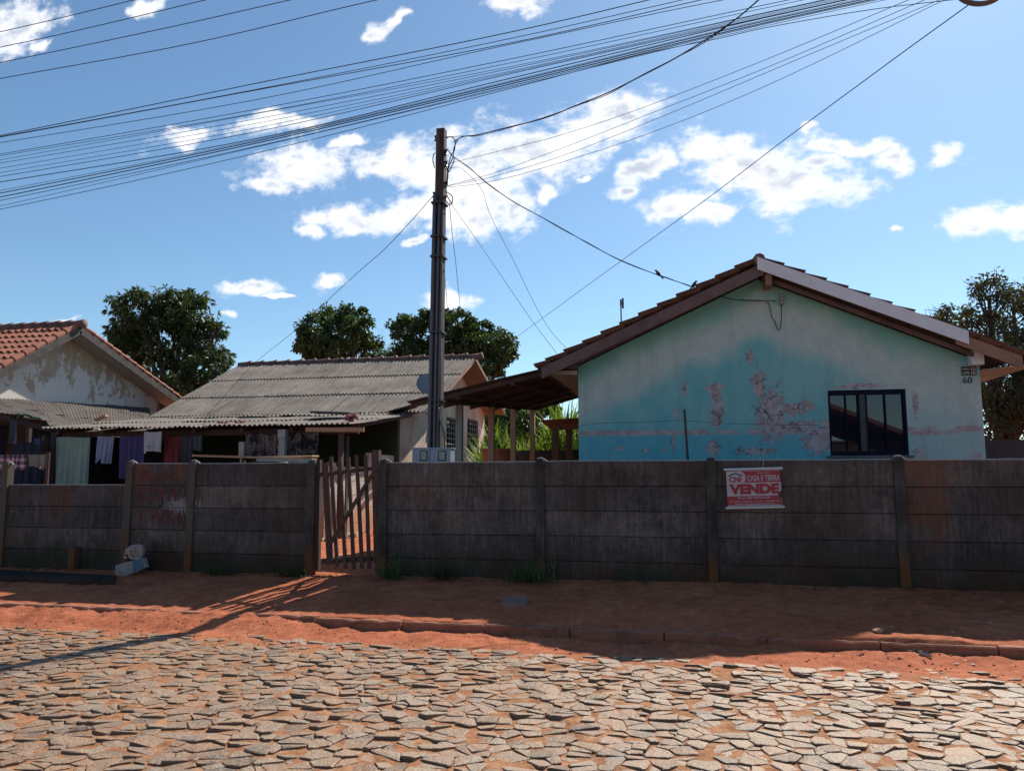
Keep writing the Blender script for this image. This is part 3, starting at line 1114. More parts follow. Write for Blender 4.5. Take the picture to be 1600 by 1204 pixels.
def rake(xa, xb, w_, off, mat, name, y0=RY, th_=0.025):
    """board under the tiles from x=xa to x=xb on the gable"""
    p = []
    for xx, dz in ((xa, off), (xb, off), (xb, off - w_), (xa, off - w_)):
        p.append((xx, y0, zr(xx, dz)))
    mb = MB()
    mb.prism(p, (0, th_, 0))
    return mb.build(name, mat, troof)


xe_l = at(846, 588, Y=RY).x
rake(xe_l, RX + 0.06, 0.175, -0.035, brown_board, "rake_board", RY + 0.004)
xs = at(1512, 520, Y=RY).x
rake(RX - 0.03, xs, 0.185, 0.035, white_board, "rake_board", RY - 0.034)
rake(xs - 0.15, RX + run_r + 0.02, 0.165, -0.035, orange_board, "rake_board", RY + 0.004)
rake(RX + 0.05, tx1 - 0.12, 0.07, -0.17, brown_board, "batten", RY + 0.20)
rake(xe_l + 0.35, RX - 0.05, 0.045, -0.18, brown_board, "batten", RY + 0.20)
# boxed eaves
b = MB()
zl = zr(tx0, -UP) - 0.02
b.box(tx0 - 0.45, tx0 + 0.0, RY + 0.26, TY + DEPTH, zl - 0.09, zl - 0.075)
b.hexa([(tx0 - 0.47, RY + 0.22, zl - 0.10), (tx0, RY + 0.22, zl - 0.13), (tx0, RY + 0.24, zl - 0.13), (tx0 - 0.47, RY + 0.24, zl - 0.10),
        (tx0 - 0.47, RY + 0.22, zl - 0.06), (tx0, RY + 0.22, zl - 0.06), (tx0, RY + 0.24, zl - 0.06), (tx0 - 0.47, RY + 0.24, zl - 0.06)])
b.build("soffit", soffit_mat, troof)
b = MB()
zl = zr(tx1, -UP) - 0.04
b.hexa([(tx1 + 0.002, RY + 0.3, zl - 0.10), (tx1 + 0.75, RY + 0.3, zl - 0.03), (tx1 + 0.75, TY + DEPTH, zl - 0.03), (tx1 + 0.002, TY + DEPTH, zl - 0.10),
        (tx1 + 0.002, RY + 0.3, zl - 0.085), (tx1 + 0.75, RY + 0.3, zl - 0.015), (tx1 + 0.75, TY + DEPTH, zl - 0.015), (tx1 + 0.002, TY + DEPTH, zl - 0.085)])
b.build("soffit", soffit_mat, troof)

# window
win = MB()
y0, y1 = TY + 0.02, TY + 0.075
fw = 0.032
win.box(wx0 + .002, wx0 + fw, y0, y1, wz0 + .002, wz1 - .002)
win.box(wx1 - fw, wx1 - .002, y0, y1, wz0 + .002, wz1 - .002)
win.box(wx0 + fw, wx1 - fw, y0, y1, wz1 - 0.062, wz1 - .002)
win.box(wx0 + fw, wx1 - fw, y0, y1, wz0 + .002, wz0 + 0.06)
ww = wx1 - wx0
for t, wd in ((0.235, 0.010), (0.40, 0.02), (0.50, 0.02), (0.74, 0.012)):
    xx = wx0 + ww * t
    win.box(xx - wd / 2, xx + wd / 2, y0 + 0.006, y1 - 0.004, wz0 + 0.06, wz1 - 0.062)
win.box(wx0 + fw, wx0 + ww * 0.40 - 0.015, y0 + 0.01, y1 - 0.006, wz0 + 0.17, wz0 + 0.185)
wf = win.build("window", dark_frame, th)
wp = MB()
wp.box(wx0 + 0.03, wx1 - 0.03, TY + 0.082, TY + 0.088, wz0 + 0.03, wz1 - 0.03)
wp.build("pane", glass_mat, wf)
wp = MB()
wp.box(wx0 + ww * 0.41, wx0 + ww * 0.49, TY + 0.040, TY + 0.058, wz0 + 0.062, wz1 - 0.063)
wp.build("stile", simple("grey_curtain_strip", (0.03, 0.038, 0.036), 0.5, 0.2), wf)
sl_ = MB()
sl_.box(wx0 - 0.05, wx1 + 0.05, TY - 0.05, TY + 0.05, wz0 - 0.035, wz0 - 0.001)
sl_.build("sill", simple("window_sill_stone", (0.10, 0.09, 0.10), 0.7, 0.3), wf)
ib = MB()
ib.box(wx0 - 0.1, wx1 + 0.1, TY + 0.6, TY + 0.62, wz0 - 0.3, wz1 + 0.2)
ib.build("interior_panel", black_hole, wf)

# number plates
pl = thing("number_plate", "small black block and lot plate near the right corner of the turquoise gable", "sign", (at(1514, 580, Y=TY).x, TY, at(1514, 586, Y=TY).z))
p, q = at(1503, 586.5, Y=TY - 0.01), at(1525, 572, Y=TY - 0.01)
b = MB()
b.box(p.x, q.x, TY - 0.012, TY - 0.001, p.z, q.z)
b.build("plate", black_ink, pl)
lt = simple("plate_lettering", (0.45, 0.42, 0.42), 0.6, 0.1)
w_, h_ = q.x - p.x, q.z - p.z
text_part("QUADRA", p.x + w_ * .06, p.x + w_ * .55, p.z + h_ * .60, p.z + h_ * .82, TY - 0.014, lt, pl, bold=0.03)
text_part("12", p.x + w_ * .64, p.x + w_ * .94, p.z + h_ * .54, p.z + h_ * .90, TY - 0.014, lt, pl, bold=0.03)
text_part("LOTE", p.x + w_ * .06, p.x + w_ * .50, p.z + h_ * .12, p.z + h_ * .42, TY - 0.014, lt, pl, bold=0.03)
text_part("10", p.x + w_ * .64, p.x + w_ * .94, p.z + h_ * .08, p.z + h_ * .44, TY - 0.014, lt, pl, bold=0.03)
p, q = at(1504.5, 599, Y=TY - 0.01), at(1519, 588, Y=TY - 0.01)
nm = text_part("60", p.x, q.x, p.z, q.z, TY - 0.008, simple("number_navy", (0.03, 0.03, 0.06), 0.5, 0.1), None, "house_number", 0.02)
nm['label'] = "dark figures of the house number on the turquoise wall under the small black plate"
nm['category'] = "house number"

# cable bracket with insulators on the gable
ip = at(1221, 468, Y=TY - 0.05)
br = thing("cable_bracket", "porcelain insulator bracket where the service cable meets the turquoise gable", "insulator", (ip.x, TY - 0.05, ip.z - 0.06))
b = MB()
porc = simple("porcelain", (0.40, 0.40, 0.38), 0.35, 0.2)
for k in range(3):
    z_ = ip.z - 0.045 + k * 0.045
    b.tube([(ip.x, TY - 0.06, z_ - 0.016), (ip.x, TY - 0.06, z_ - 0.005), (ip.x, TY - 0.06, z_ + 0.005), (ip.x, TY - 0.06, z_ + 0.016)], [0.036, 0.02, 0.02, 0.036], 10)
b.build("insulator", porc, br)
b = MB()
b.box(ip.x - 0.012, ip.x + 0.012, TY - 0.02, TY - 0.001, ip.z - 0.09, ip.z + 0.09)
b.tube([(ip.x, TY - 0.06, ip.z - 0.08), (ip.x, TY - 0.06, ip.z + 0.08)], 0.006, 6)
b.box(ip.x - 0.01, ip.x + 0.01, TY - 0.065, TY - 0.018, ip.z + 0.07, ip.z + 0.08)
b.box(ip.x - 0.01, ip.x + 0.01, TY - 0.065, TY - 0.018, ip.z - 0.08, ip.z - 0.07)
b.build("bracket", iron, br)

# small roof antenna
ap = at(971, 508, Y=13.5)
an = thing("antenna", "small black panel antenna on a short mast above the left slope of the turquoise house", "antenna", (ap.x, 13.5, zr(ap.x) - 0.02))
t_ = at(970, 470, Y=13.5)
b = MB()
b.tube([(ap.x, 13.5, zr(ap.x) - 0.02), t_], 0.013, 6)
b.build("mast", dark_frame, an)
b = MB()
b.box(t_.x - 0.012, t_.x + 0.012, 13.46, 13.54, t_.z - 0.10, t_.z + 0.02)
b.box(t_.x + 0.022, t_.x + 0.05, 13.45, 13.55, t_.z - 0.13, t_.z + 0.04)
b.box(t_.x - 0.01, t_.x + 0.03, 13.49, 13.51, t_.z - 0.05, t_.z - 0.035)
b.build("panel", dark_frame, an)

# ================================================================== carport between the houses
CY0, CY1 = 12.1, 18.4
fl = at(636, 628, Y=CY0)
bl_ = at(832, 637, Y=CY1)
frp = at(835, 580, Y=CY0)
sx = (frp.z - fl.z) / (frp.x - fl.x)
cp = thing("carport", "dark lean-to carport roof on slim posts against the left side of the turquoise house", "carport", ((fl.x + tx0) / 2, CY0, 0.37))
b = MB()
ue = Vector((tx0 - 0.02 - fl.x, 0, sx * (tx0 - 0.02 - fl.x)))
be = Vector((tx0 - 0.02 - bl_.x, 0, 0.27 * (tx0 - 0.02 - bl_.x)))
P00, P01 = Vector(fl), Vector(fl) + ue
P10, P11 = Vector(bl_), Vector(bl_) + be
o = len(b.v)
NU, NV = 24, 140
for s in (0, 1):
    for j in range(NV + 1):
        tj = j / NV
        for i in range(NU + 1):
            ti = i / NU
            p = (P00 * (1 - ti) + P01 * ti) * (1 - tj) + (P10 * (1 - ti) + P11 * ti) * tj
            r = 0.018 * math.cos(tj * 6.3 / 0.13 * 2 * math.pi / 1.0) if False else 0.016 * math.cos(j * 2 * math.pi / 4)
            if ti < 0.02:
                p = p + Vector((0.05 * fbm(p.y, 0, 2, 1), 0, 0))
            b.v.append((p.x, p.y, p.z + r - 0.008 * s + 0.012 * fbm(p.x, p.y, 0.7, 1)))
Wn = NU + 1
L = Wn * (NV + 1)
for j in range(NV):
    for i in range(NU):
        a = o + j * Wn + i
        b.f.append((a, a + 1, a + Wn + 1, a + Wn))
        b.f.append((a + L, a + L + Wn, a + L + Wn + 1, a + L + 1))
for i in range(NU):
    for a in (o + i, o + NV * Wn + i):
        b.f.append((a, a + L, a + L + 1, a + 1))
for j in range(NV):
    for a in (o + j * Wn, o + j * Wn + NU):
        b.f.append((a, a + Wn, a + Wn + L, a + L))
b.mi = [0] * len(b.f)
cr = b.build("roof", dark_metal_roof, cp)
b = MB()
for t in (0.02, 0.2, 0.4, 0.6, 0.8, 0.985):
    p0 = P00 * (1 - t) + P10 * t + Vector((0.02, 0, -0.055))
    p1 = P01 * (1 - t) + P11 * t + Vector((0, 0, -0.055))
    b.beam(p0, p1, 0.055, 0.07)
for t in (0.3, 0.62, 0.93):
    p0 = P00 * (1 - t) + P01 * t + Vector((0, 0.05, -0.115))
    p1 = P10 * (1 - t) + P11 * t + Vector((0, -0.05, -0.115))
    b.beam(p0, p1, 0.05, 0.045)
b.build("rafters", timber, cr)
posts = []
for px, py, Y in ((718, 634, 13.0), (768, 637, 15.0), (802, 640, 17.0), (832, 641, 18.25)):
    p = at(px, py, Y=Y)
    posts.append(p)
    b = MB()
    wv = 0.058 if px != 718 else 0.058
    b.box(p.x - wv, p.x + wv, Y - 0.055, Y + 0.055, 0.3, p.z + 0.02)
    b.build("post", simple("carport_post", (0.26, 0.25, 0.23) if px == 718 else (0.40, 0.26, 0.165), 0.85, 0.25, 3, (3, 3, 1)), cp)
b = MB()
for i in range(3):
    b.beam(posts[i] + Vector((0, 0, 0.055)), posts[i + 1] + Vector((0, 0, 0.055)), 0.06, 0.08)
b.beam(posts[0] + Vector((0, 0, 0.055)), posts[0] + (posts[0] - posts[1]) * 0.45 + Vector((0, 0, 0.055)), 0.06, 0.08)
b.build("beam", timber, cp)

# ================================================================== middle house
MX = -6.8                        # its side wall
MYF, MYR = 18.0, 22.5            # front wall, ridge
rr = at(742, 560, Y=MYR)
rl = at(375, 569, Y=MYR)
e1 = at(640, 643, Y=18.0)
e0 = at(545, 665, Y=14.0)
el0 = at(65, 673, Y=14.0)
RZ = (rr.z + rl.z) / 2
EZ, FZ = e1.z, (e0.z + el0.z) / 2
mh = thing("house", "low house under a wide grey corrugated roof with a washing veranda", "house", ((rl.x + rr.x) / 2, 18, 0.37))
mr = thing_roof = None
b = MB()
xr, xlft = rr.x, rl.x


def sheets(mb, A0, A1, B0, B1, rows, ncol, pitch=0.11, amp=0.018, mess=0.004, lap=0.12):
    """rows of corrugated sheets between upper edge A0-A1 and lower edge B0-B1"""
    A0, A1, B0, B1 = map(Vector, (A0, A1, B0, B1))
    for r in range(rows - 1, -1, -1):
        for c in range(ncol):
            ta, tb = c / ncol, (c + 1) / ncol
            ra, rb = r / rows, (r + 1) / rows
            def Q(t, s):
                return (A0 * (1 - t) + A1 * t) * (1 - s) + (B0 * (1 - t) + B1 * t) * s
            P = Q(ta, ra)
            U = Q(tb, ra) - P
            V = Q(ta, rb) - P
            N = U.cross(V).normalized()
            if N.z < 0:
                N = -N
            lift = 0.010 + random.uniform(0, mess)
            skew = random.uniform(-mess, mess) * 1.2
            Pn = P + N * (lift * 0.3 + (c % 2) * 0.006 + random.uniform(0, mess))
            lv = V.length
            mb.wave(Pn + U.normalized() * skew, U, V, U.length + 0.05, lv + (lap if r < rows - 1 else 0.0) + random.uniform(-mess, mess) * 3, pitch, amp, 0.008, 3, mess * 1.2, 0, 0, 0.0, lift + 0.018)


sheets(b, (xlft, MYR, RZ), (xr, MYR, RZ), (at(283, 622, Y=19.0).x, MYF - 0.25, EZ - 0.06), (xr - 0.06, MYF - 0.25, EZ - 0.06), 3, 9, mess=0.004)
sheets(b, (at(283, 622, Y=19.0).x, MYF + 1.1, EZ + 0.09), (e1.x, MYF + 1.1, EZ + 0.09), (el0.x, 14.0, FZ), (e0.x, 14.0, FZ), 3, 9, mess=0.016)
# back slope
b.wave((xlft, MYR, RZ), (1, 0, 0), (0, 1, -0.33), xr - xlft, 3.9, 0.22, 0.02, 0.008, 2)
mroof = b.build("roof", cement, mh)
b = MB()
xx = xlft - 0.05
while xx < xr:
    b.tube([(xx, MYR, RZ + 0.015), (xx + 0.44, MYR, RZ + 0.03)], [0.075, 0.10], 9)
    b.tube([(xx + 0.40, MYR, RZ + 0.03), (xx + 0.47, MYR, RZ + 0.045)], [0.105, 0.115], 9)
    xx += 0.46
b.build("ridge_tiles", clay_old, mroof, smooth=True)

m = Mat("stained_beige_plaster")
x, y, z = m.xyz
n1 = m.noise(1.2, (1, 1, 0.6), 5, 0.65)
col = m.ramp(n1, [(0.35, (0.40, 0.29, 0.20)), (0.5, (0.54, 0.44, 0.34)), (0.65, (0.62, 0.54, 0.45))])
col = m.mix(m.step(m.ma('ADD', z, m.ma('MULTIPLY', n1, -1.2)), 0.2, 1.2, 0.8, 0), col, (0.50, 0.30, 0.17))
m.bump(m.noise(12, (1, 1, 1), 4, 0.6), 0.2, 0.01)
beige_wall = m.done(col, 0.9, 0, 0.2)
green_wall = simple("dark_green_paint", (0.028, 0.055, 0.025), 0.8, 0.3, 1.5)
dark_wall = simple("dark_plaster", (0.05, 0.045, 0.045), 0.9, 0.4, 1.5)  # plain dark grey under the veranda and lean-to roofs
# side wall with two barred windows
yb = at(757, 660, X=MX).y
b = MB()
ztop = lambda yy: (RZ - abs(yy - MYR) * (0.45 if yy < MYR else 0.33)) - 0.12
W2 = []
for (pa, pb_, pt_, pbm) in ((697.5, 713.5, 652, 711), (730, 747, 655, 709)):
    ya, ybb = at(pa, 680, X=MX).y, at(pb_, 680, X=MX).y
    ym = (ya + ybb) / 2
    dd = at((pa + pb_) / 2, 680, X=MX)
    W2.append((ya, ybb, at((pa + pb_) / 2, pbm, X=MX).z, at((pa + pb_) / 2, pt_, X=MX).z))


def sidepoly(ya, ybb, zl, zt=None):
    pts = [(MX, ya, zl), (MX, ybb, zl)]
    if zt is None:
        pts.append((MX, ybb, ztop(ybb)))
        if ya < MYR < ybb:
            pts.append((MX, MYR, ztop(MYR)))
        pts.append((MX, ya, ztop(ya)))
    else:
        pts += [(MX, ybb, zt), (MX, ya, zt)]
    b.prism(pts, (-0.15, 0, 0))


prev = MYF
for (ya, ybb, zl, zt) in W2:
    sidepoly(prev, ya, 0.3)
    sidepoly(ya, ybb, 0.3, zl)
    pts = [(MX, ya, zt), (MX, ybb, zt), (MX, ybb, ztop(ybb))]
    if ya < MYR < ybb:
        pts.append((MX, MYR, ztop(MYR)))
    pts.append((MX, ya, ztop(ya)))
    b.prism(pts, (-0.15, 0, 0))
    prev = ybb
sidepoly(prev, yb, 0.3)
b.box(-13.6, MX - 0.15, yb - 0.15, yb, 0.3, ztop(yb))
b.build("wall", beige_wall, mh)
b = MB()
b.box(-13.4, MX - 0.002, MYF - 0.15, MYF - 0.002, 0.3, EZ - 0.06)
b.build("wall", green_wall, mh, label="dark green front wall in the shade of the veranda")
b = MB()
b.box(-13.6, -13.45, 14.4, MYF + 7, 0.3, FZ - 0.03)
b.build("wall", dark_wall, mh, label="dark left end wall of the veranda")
for (ya, ybb, zl, zt) in W2:
    b = MB()
    X0 = MX - 0.10
    fr = 0.07
    b.box(X0, MX - 0.01, ya + .002, ya + fr, zl + .002, zt - .002)
    b.box(X0, MX - 0.01, ybb - fr, ybb - .002, zl + .002, zt - .002)
    b.box(X0, MX - 0.01, ya + fr, ybb - fr, zt - fr, zt - .002)
    b.box(X0, MX - 0.01, ya + fr, ybb - fr, zl + .002, zl + fr)
    wfm = b.build("window", simple("brown_window_frame", (0.13, 0.06, 0.045), 0.7, 0.3), mh)
    b = MB()
    for k in range(1, 5):
        yv = ya + (ybb - ya) * k / 5
        b.tube([(MX + 0.02, yv, zl + 0.02), (MX + 0.02, yv, zt - 0.02)], 0.016, 5)
    for k in range(1, 7):
        zv = zl + (zt - zl) * k / 7
        b.tube([(MX + 0.02, ya + 0.02, zv), (MX + 0.02, ybb - 0.02, zv)], 0.014, 5)
    b.build("grille", iron, wfm)
    b = MB()
    b.box(MX - 0.14, MX - 0.12, ya + 0.02, ybb - 0.02, zl + 0.02, zt - 0.02)
    b.build("pane", glass_mat, wfm)
    b = MB()
    b.box(MX - 0.01, MX + 0.09, ya - 0.08, ybb + 0.08, zl - 0.05, zl - 0.004)
    b.build("sill", beige_wall, wfm)
# rear eave soffit boards seen past the gable
b = MB()
b.hexa([(MX + 0.0, MYR + 0.1, RZ - 0.16), (xr + 0.04, MYR + 0.1, RZ - 0.16), (xr + 0.04, yb + 0.12, ztop(yb + 0.12) - 0.02), (MX, yb + 0.12, ztop(yb + 0.12) - 0.02),
        (MX + 0.0, MYR + 0.1, RZ - 0.13), (xr + 0.04, MYR + 0.1, RZ - 0.13), (xr + 0.04, yb + 0.12, ztop(yb + 0.12) + 0.01), (MX, yb + 0.12, ztop(yb + 0.12) + 0.01)])
b.beam((xr + 0.02, MYF, EZ - 0.06), (xr + 0.02, MYR, RZ - 0.06), 0.04, 0.10)
b.beam((xr + 0.02, MYR, RZ - 0.05), (xr + 0.02, yb + 0.12, ztop(yb + 0.12) + 0.02), 0.04, 0.10)
b.build("rake_board", orange_board, mroof)
# veranda frame
b = MB()
b.beam((el0.x + 0.1, 14.5, FZ - 0.06), (e0.x - 0.0, 14.5, FZ - 0.06), 0.07, 0.12)
for k in range(7):
    xv = el0.x + 0.3 + k * (e0.x - el0.x - 0.5) / 6
    b.beam((xv, 14.12, FZ - 0.04), (xv + 0.1, MYF - 0.15, EZ - 0.10), 0.05, 0.08)
b.build("veranda_beam", timber, mh)
b = MB()
p, q = at(480, 672, Y=13.98), at(568, 671, Y=13.98)
b.beam((at(478, 668, Y=13.98).x, 13.98, at(478, 671, Y=13.98).z), (at(569, 668, Y=13.98).x, 13.98, at(569, 671, Y=13.98).z), 0.04, 0.085)
b.build("board_end", wood_bare, mh)
for (px0, px1, py0, mat, Y) in ((436, 445.5, 671, concrete_light, 14.05), (529, 535, 674, timber, 14.1), (65, 71, 680, wood_mat, 14.1), (541, 543, 680, dark_wall, 14.6)):
    b = MB()
    p, q = at(px0, py0, Y=Y), at(px1, py0, Y=Y)
    b.box(p.x, q.x, Y, Y + 0.10, 0.3, p.z)
    b.build("veranda_post", mat, mh)
b = MB()
p, q = at(435, 671, Y=14.03), at(446, 684, Y=14.03)
b.box(p.x, q.x, 14.01, 14.045, q.z, p.z)
b.build("bracket_board", concrete_light, mh)
# things lying on the veranda roof
def rag(name, label, cat, px, py, w_, h_, mat, Y, n=5):
    p = at(px, py, Y=Y)
    mb = MB()
    for k in range(n):
        a = p + Vector((random.uniform(-w_, w_) / 2, random.uniform(-0.05, 0.05), random.uniform(0, h_) * 0.4))
        pts = [a + Vector((random.uniform(-0.10, 0.10), random.uniform(-0.05, 0.05), random.uniform(0, h_) * 0.5)) for _ in range(4)]
        mb.tube(catmull(pts, 4), [0.03 + 0.012 * math.sin(i) for i in range(len(catmull(pts, 4)))], 6)
    o = mb.build(name, mat, None, smooth=True)
    o['label'] = label
    o['category'] = cat
    return o


maroon = simple("faded_maroon_cloth", (0.26, 0.07, 0.08), 0.9, 0.4, 9)
rag("rag", "crumpled maroon rag on the right end of the veranda roof edge", "rag", 548, 659, 0.16, 0.18, maroon, 14.35, 7)
rag("rag", "faded red and pink rags strewn on the middle of the veranda roof edge", "rag", 362, 664, 0.6, 0.07, maroon, 14.45, 9)


def lying_piece(name, label, cat, pts, mat, Y, w_=0.1, h_=0.03, group=None):
    mb = MB()
    P = [at(px, py, Y=Y) for px, py in pts]
    for a, c in zip(P, P[1:]):
        mb.beam(a, c, w_, h_)
    o = mb.build(name, mat, None)
    o['label'] = label
    o['category'] = cat
    if group:
        o['group'] = group


lying_piece("board", "pale broken board lying on the left corner of the veranda roof", "board", [(150, 656), (167, 649)], wood_bare, 15.5, 0.12, 0.05)
lying_piece("sheet_piece", "dark loose sheet fragment lying in the middle of the corrugated roof", "roof sheet", [(490, 644), (550, 646)], dark_metal_roof, 15.9, 0.35, 0.04)
lying_piece("sheet_piece", "dark narrow sheet fragment on the corrugated roof left of the other one", "roof sheet", [(373, 652), (418, 651)], dark_metal_roof, 15.2, 0.12, 0.03)
lying_piece("sheet_piece", "dark corrugated fragment at the right edge of the veranda roof beside the pole", "roof sheet", [(612, 644), (648, 634)], dark_metal_roof, 17.6, 0.5, 0.03)
bp = MB()
p = at(150, 671.5, Y=13.95)
for k in range(6):
    bp.tube(catmull([p + Vector((random.uniform(-.07, .09), random.uniform(-.03, .03), random.uniform(-.02, .03))) for _ in range(4)], 3), 0.02, 6)
o = bp.build("plastic_bag", simple("yellowed_plastic", (0.62, 0.55, 0.42), 0.6, 0.2), None, smooth=True)
o['label'] = "crumpled pale plastic bag caught on the front edge of the veranda roof"
o['category'] = "plastic bag"

# ================================================================== left house (gable end faces right)
LX = -16.2
apl = at(125, 507, X=LX + 0.55)
rke = at(281, 621, X=LX + 0.55)
fke = at(0, 574, X=LX + 0.55)
m = Mat("flaking_beige_plaster")
x, y, z = m.xyz
na = m.noise(1.6, (1, 1.2, 0.7), 6, 0.7)
nb = m.noise(7, (1, 1, 0.6), 4, 0.7, off=(2, 3, 4))
base = m.mix(m.step(nb, 0.4, 0.6), (0.46, 0.34, 0.235), (0.56, 0.43, 0.31))
top_ = m.ma('SUBTRACT', m.ma('ADD', m.ma('MULTIPLY', na, 3.4), m.ma('MULTIPLY', nb, 1.2)), m.ma('MULTIPLY', z, 0.62))
col = m.mix(m.step(top_, -0.36, -0.26), base, (0.74, 0.65, 0.57))
col = m.mix(m.step(m.noise(3.5, (1, 1, 1), 4, 0.7, off=(9, 3, 4)), 0.64, 0.70), col, (0.30, 0.17, 0.11))
m.bump(na, 0.2, 0.02)
flaky = m.done(col, 0.9, 0, 0.2)
lh = thing("house", "old house with orange clay tiles and a flaking beige gable end, at the left edge", "house", (LX, apl.y, 0.37))
sf = (apl.z - fke.z) / (apl.y - fke.y)
sb = (apl.z - rke.z) / (rke.y - apl.y)
b = MB()
dl = Vector((0, -1, -sf)).normalized()
db_ = Vector((0, 1, -sb)).normalized()
RXE = LX + 0.55
Lf = math.hypot(4.0, 4.0 * sf)
Lb = math.hypot(rke.y - apl.y, apl.z - rke.z) + 0.15
tile_slope(b, (RXE - 9, apl.y, apl.z - 0.02), (1, 0, 0), 9, dl, Lf, course=0.36, pitch=0.21, amp=0.035, step=0.05)
lroof = b.build("roof", clay, lh)
b = MB()
tile_slope(b, (RXE - 9, apl.y, apl.z - 0.02), (1, 0, 0), 9, db_, Lb, course=0.36, pitch=0.21, amp=0.035, step=0.05)
b.build("rear_tiles", clay_old, lroof)
b = MB()
xx = RXE - 9
while xx < RXE - 0.05:
    b.tube([(xx, apl.y, apl.z + 0.0), (xx + 0.40, apl.y, apl.z + 0.025)], [0.09, 0.12], 9)
    xx += 0.38
b.build("ridge_tiles", clay_old, lroof, smooth=True)
b = MB()
for d_, L_ in ((dl, Lf), (db_, Lb)):
    n_ = Vector((0, -d_.z, d_.y)) if d_.y > 0 else Vector((0, d_.z, -d_.y))
    b.beam((RXE + 0.02, apl.y, apl.z - 0.15), Vector((RXE + 0.02, apl.y, apl.z - 0.15)) + d_ * (L_ - 0.02), 0.03, 0.20)
b.build("rake_board", simple("grey_rake_board", (0.075, 0.064, 0.055), 0.85, 0.7, 5, bump=0.4), lroof)
b = MB()
# tiles turned over the rake edge
for d_, L_ in ((dl, Lf), (db_, Lb)):
    s = 0.1
    while s < L_ - 0.1:
        p = Vector((RXE - 0.02, apl.y, apl.z + 0.0)) + d_ * s
        b.tube([p, p + d_ * 0.46 + Vector((0, 0, 0.015))], [0.058, 0.080], 10)
        s += 0.36
b.build("verge_tiles", clay, lroof)
b = MB()
for d_, L_ in ((dl, Lf), (db_, Lb)):
    p = Vector((LX, apl.y, apl.z - 0.24))
    q = p + d_ * (L_ - 0.1)
    e = Vector((0.53, 0, 0))
    b.hexa([p, p + e, q + e, q, p + Vector((0, 0, 0.015)), p + e + Vector((0, 0, 0.015)), q + e + Vector((0, 0, 0.015)), q + Vector((0, 0, 0.015))])
b.build("soffit", soffit_mat, lroof)
b = MB()
yfw, ybw = apl.y - 3.4, rke.y - 0.35
b.prism([(LX, yfw, 0.3), (LX, ybw, 0.3), (LX, ybw, apl.z - 0.24 - sb * (ybw - apl.y)), (LX, apl.y, apl.z - 0.24), (LX, yfw, apl.z - 0.24 - sf * (apl.y - yfw))], (-0.15, 0, 0))
b.box(LX - 8, LX - 0.15, yfw, yfw + 0.15, 0.3, apl.z - 0.27 - sf * (apl.y - yfw))
b.build("wall", flaky, lh)

# lean-to along that gable end
t0, t1 = at(0, 623, X=LX + 0.02), at(212, 636, X=LX + 0.02)
b0, b1 = at(0, 641, X=LX + 2.2), at(97, 667, X=LX + 2.2)
lt_ = thing("lean_to", "low grey corrugated lean-to roof below the flaking gable at the left edge", "lean-to", (LX + 1.1, 16, 0.37))
dt, dbm = (t1 - t0) / (t1.y - t0.y), (b1 - b0) / (b1.y - b0.y)
T0, T1 = t0 - dt * 2.0, t0 + dt * (t1.y - t0.y + 0.6)
B0, B1 = b0 - dbm * 0.6, b0 + dbm * (b1.y - b0.y + 3.0)
b = MB()
sheets(b, T1, T0, B1, B0, 2, 8, pitch=0.11, amp=0.007, mess=0.014)
b.build("roof", simple("old_grey_sheets", (0.115, 0.098, 0.088), 0.95, 0.5, 2.5, bump=0.3, spec=0.1), lt_)
b = MB()
b.beam(B0 + Vector((-.1, 0, -.10)), B1 + Vector((-.1, 0, -.10)), 0.06, 0.12)
for k in range(6):
    t = k / 5
    p = T0 * (1 - t) + T1 * t + Vector((0, 0, -0.07))
    q = B0 * (1 - t) + B1 * t + Vector((0, 0, -0.07))
    b.beam(p, q, 0.05, 0.08)
b.build("beam", timber, lt_)
for t in (0.28, 0.85):
    b = MB()
    q = B0 * (1 - t) + B1 * t
    b.box(q.x - 0.15, q.x - 0.06, q.y - 0.04, q.y + 0.04, 0.3, q.z - 0.15)
    b.build("post", timber, lt_)
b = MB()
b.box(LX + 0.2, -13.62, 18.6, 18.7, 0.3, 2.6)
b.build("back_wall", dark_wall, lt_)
b = MB()
q = at(45, 652, X=LX + 2.15)
b.tube(catmull([q + Vector((0, -0.3, 0.03)), q + Vector((0.03, -0.1, 0.06)), q + Vector((0, 0.1, 0.02)), q + Vector((0.02, 0.3, 0.0))], 4), 0.035, 6)
o = b.build("rag", simple("dark_green_rag", (0.03, 0.07, 0.05), 0.9, 0.4), None, smooth=True)
o['label'] = "dark green rag on the edge of the left lean-to roof"
o['category'] = "rag"
# ================================================================== utility pole
PY = 10.9
pbase = at(681.5, 720, Y=PY)
ptop = at(690, 203, Y=PY)
m = Mat("old_pole")
s_ = m.noise(1.0, (16, 16, 1.0), 5, 0.7)
col = m.ramp(s_, [(0.35, (0.035, 0.027, 0.027)), (0.5, (0.075, 0.058, 0.055)), (0.68, (0.14, 0.11, 0.10))])
m.bump(m.noise(1.0, (60, 60, 3), 4, 0.6), 0.4, 0.01)
pole_mat = m.done(col, 0.8, 0, 0.25)
steel = simple("grey_conduit", (0.085, 0.085, 0.10), 0.45, 0.25, 6, (4, 4, 1), bump=0.05, metal=0.3)
black_cable = simple("black_cable", (0.010, 0.013, 0.030), 0.6, 0.2, 20, bump=0)
pole = thing("utility_pole", "tall dark square utility pole with strapped conduits behind the slab wall", "utility pole", (pbase.x, PY, 0.37))
d = (ptop - pbase)
foot_p = pbase - d * ((pbase.z - 0.3) / d.z)
b = MB()
b.beam(foot_p, ptop, 0.165, 0.165, up=(0, 1, 0), taper=0.80)
b.build("shaft", pole_mat, pole)
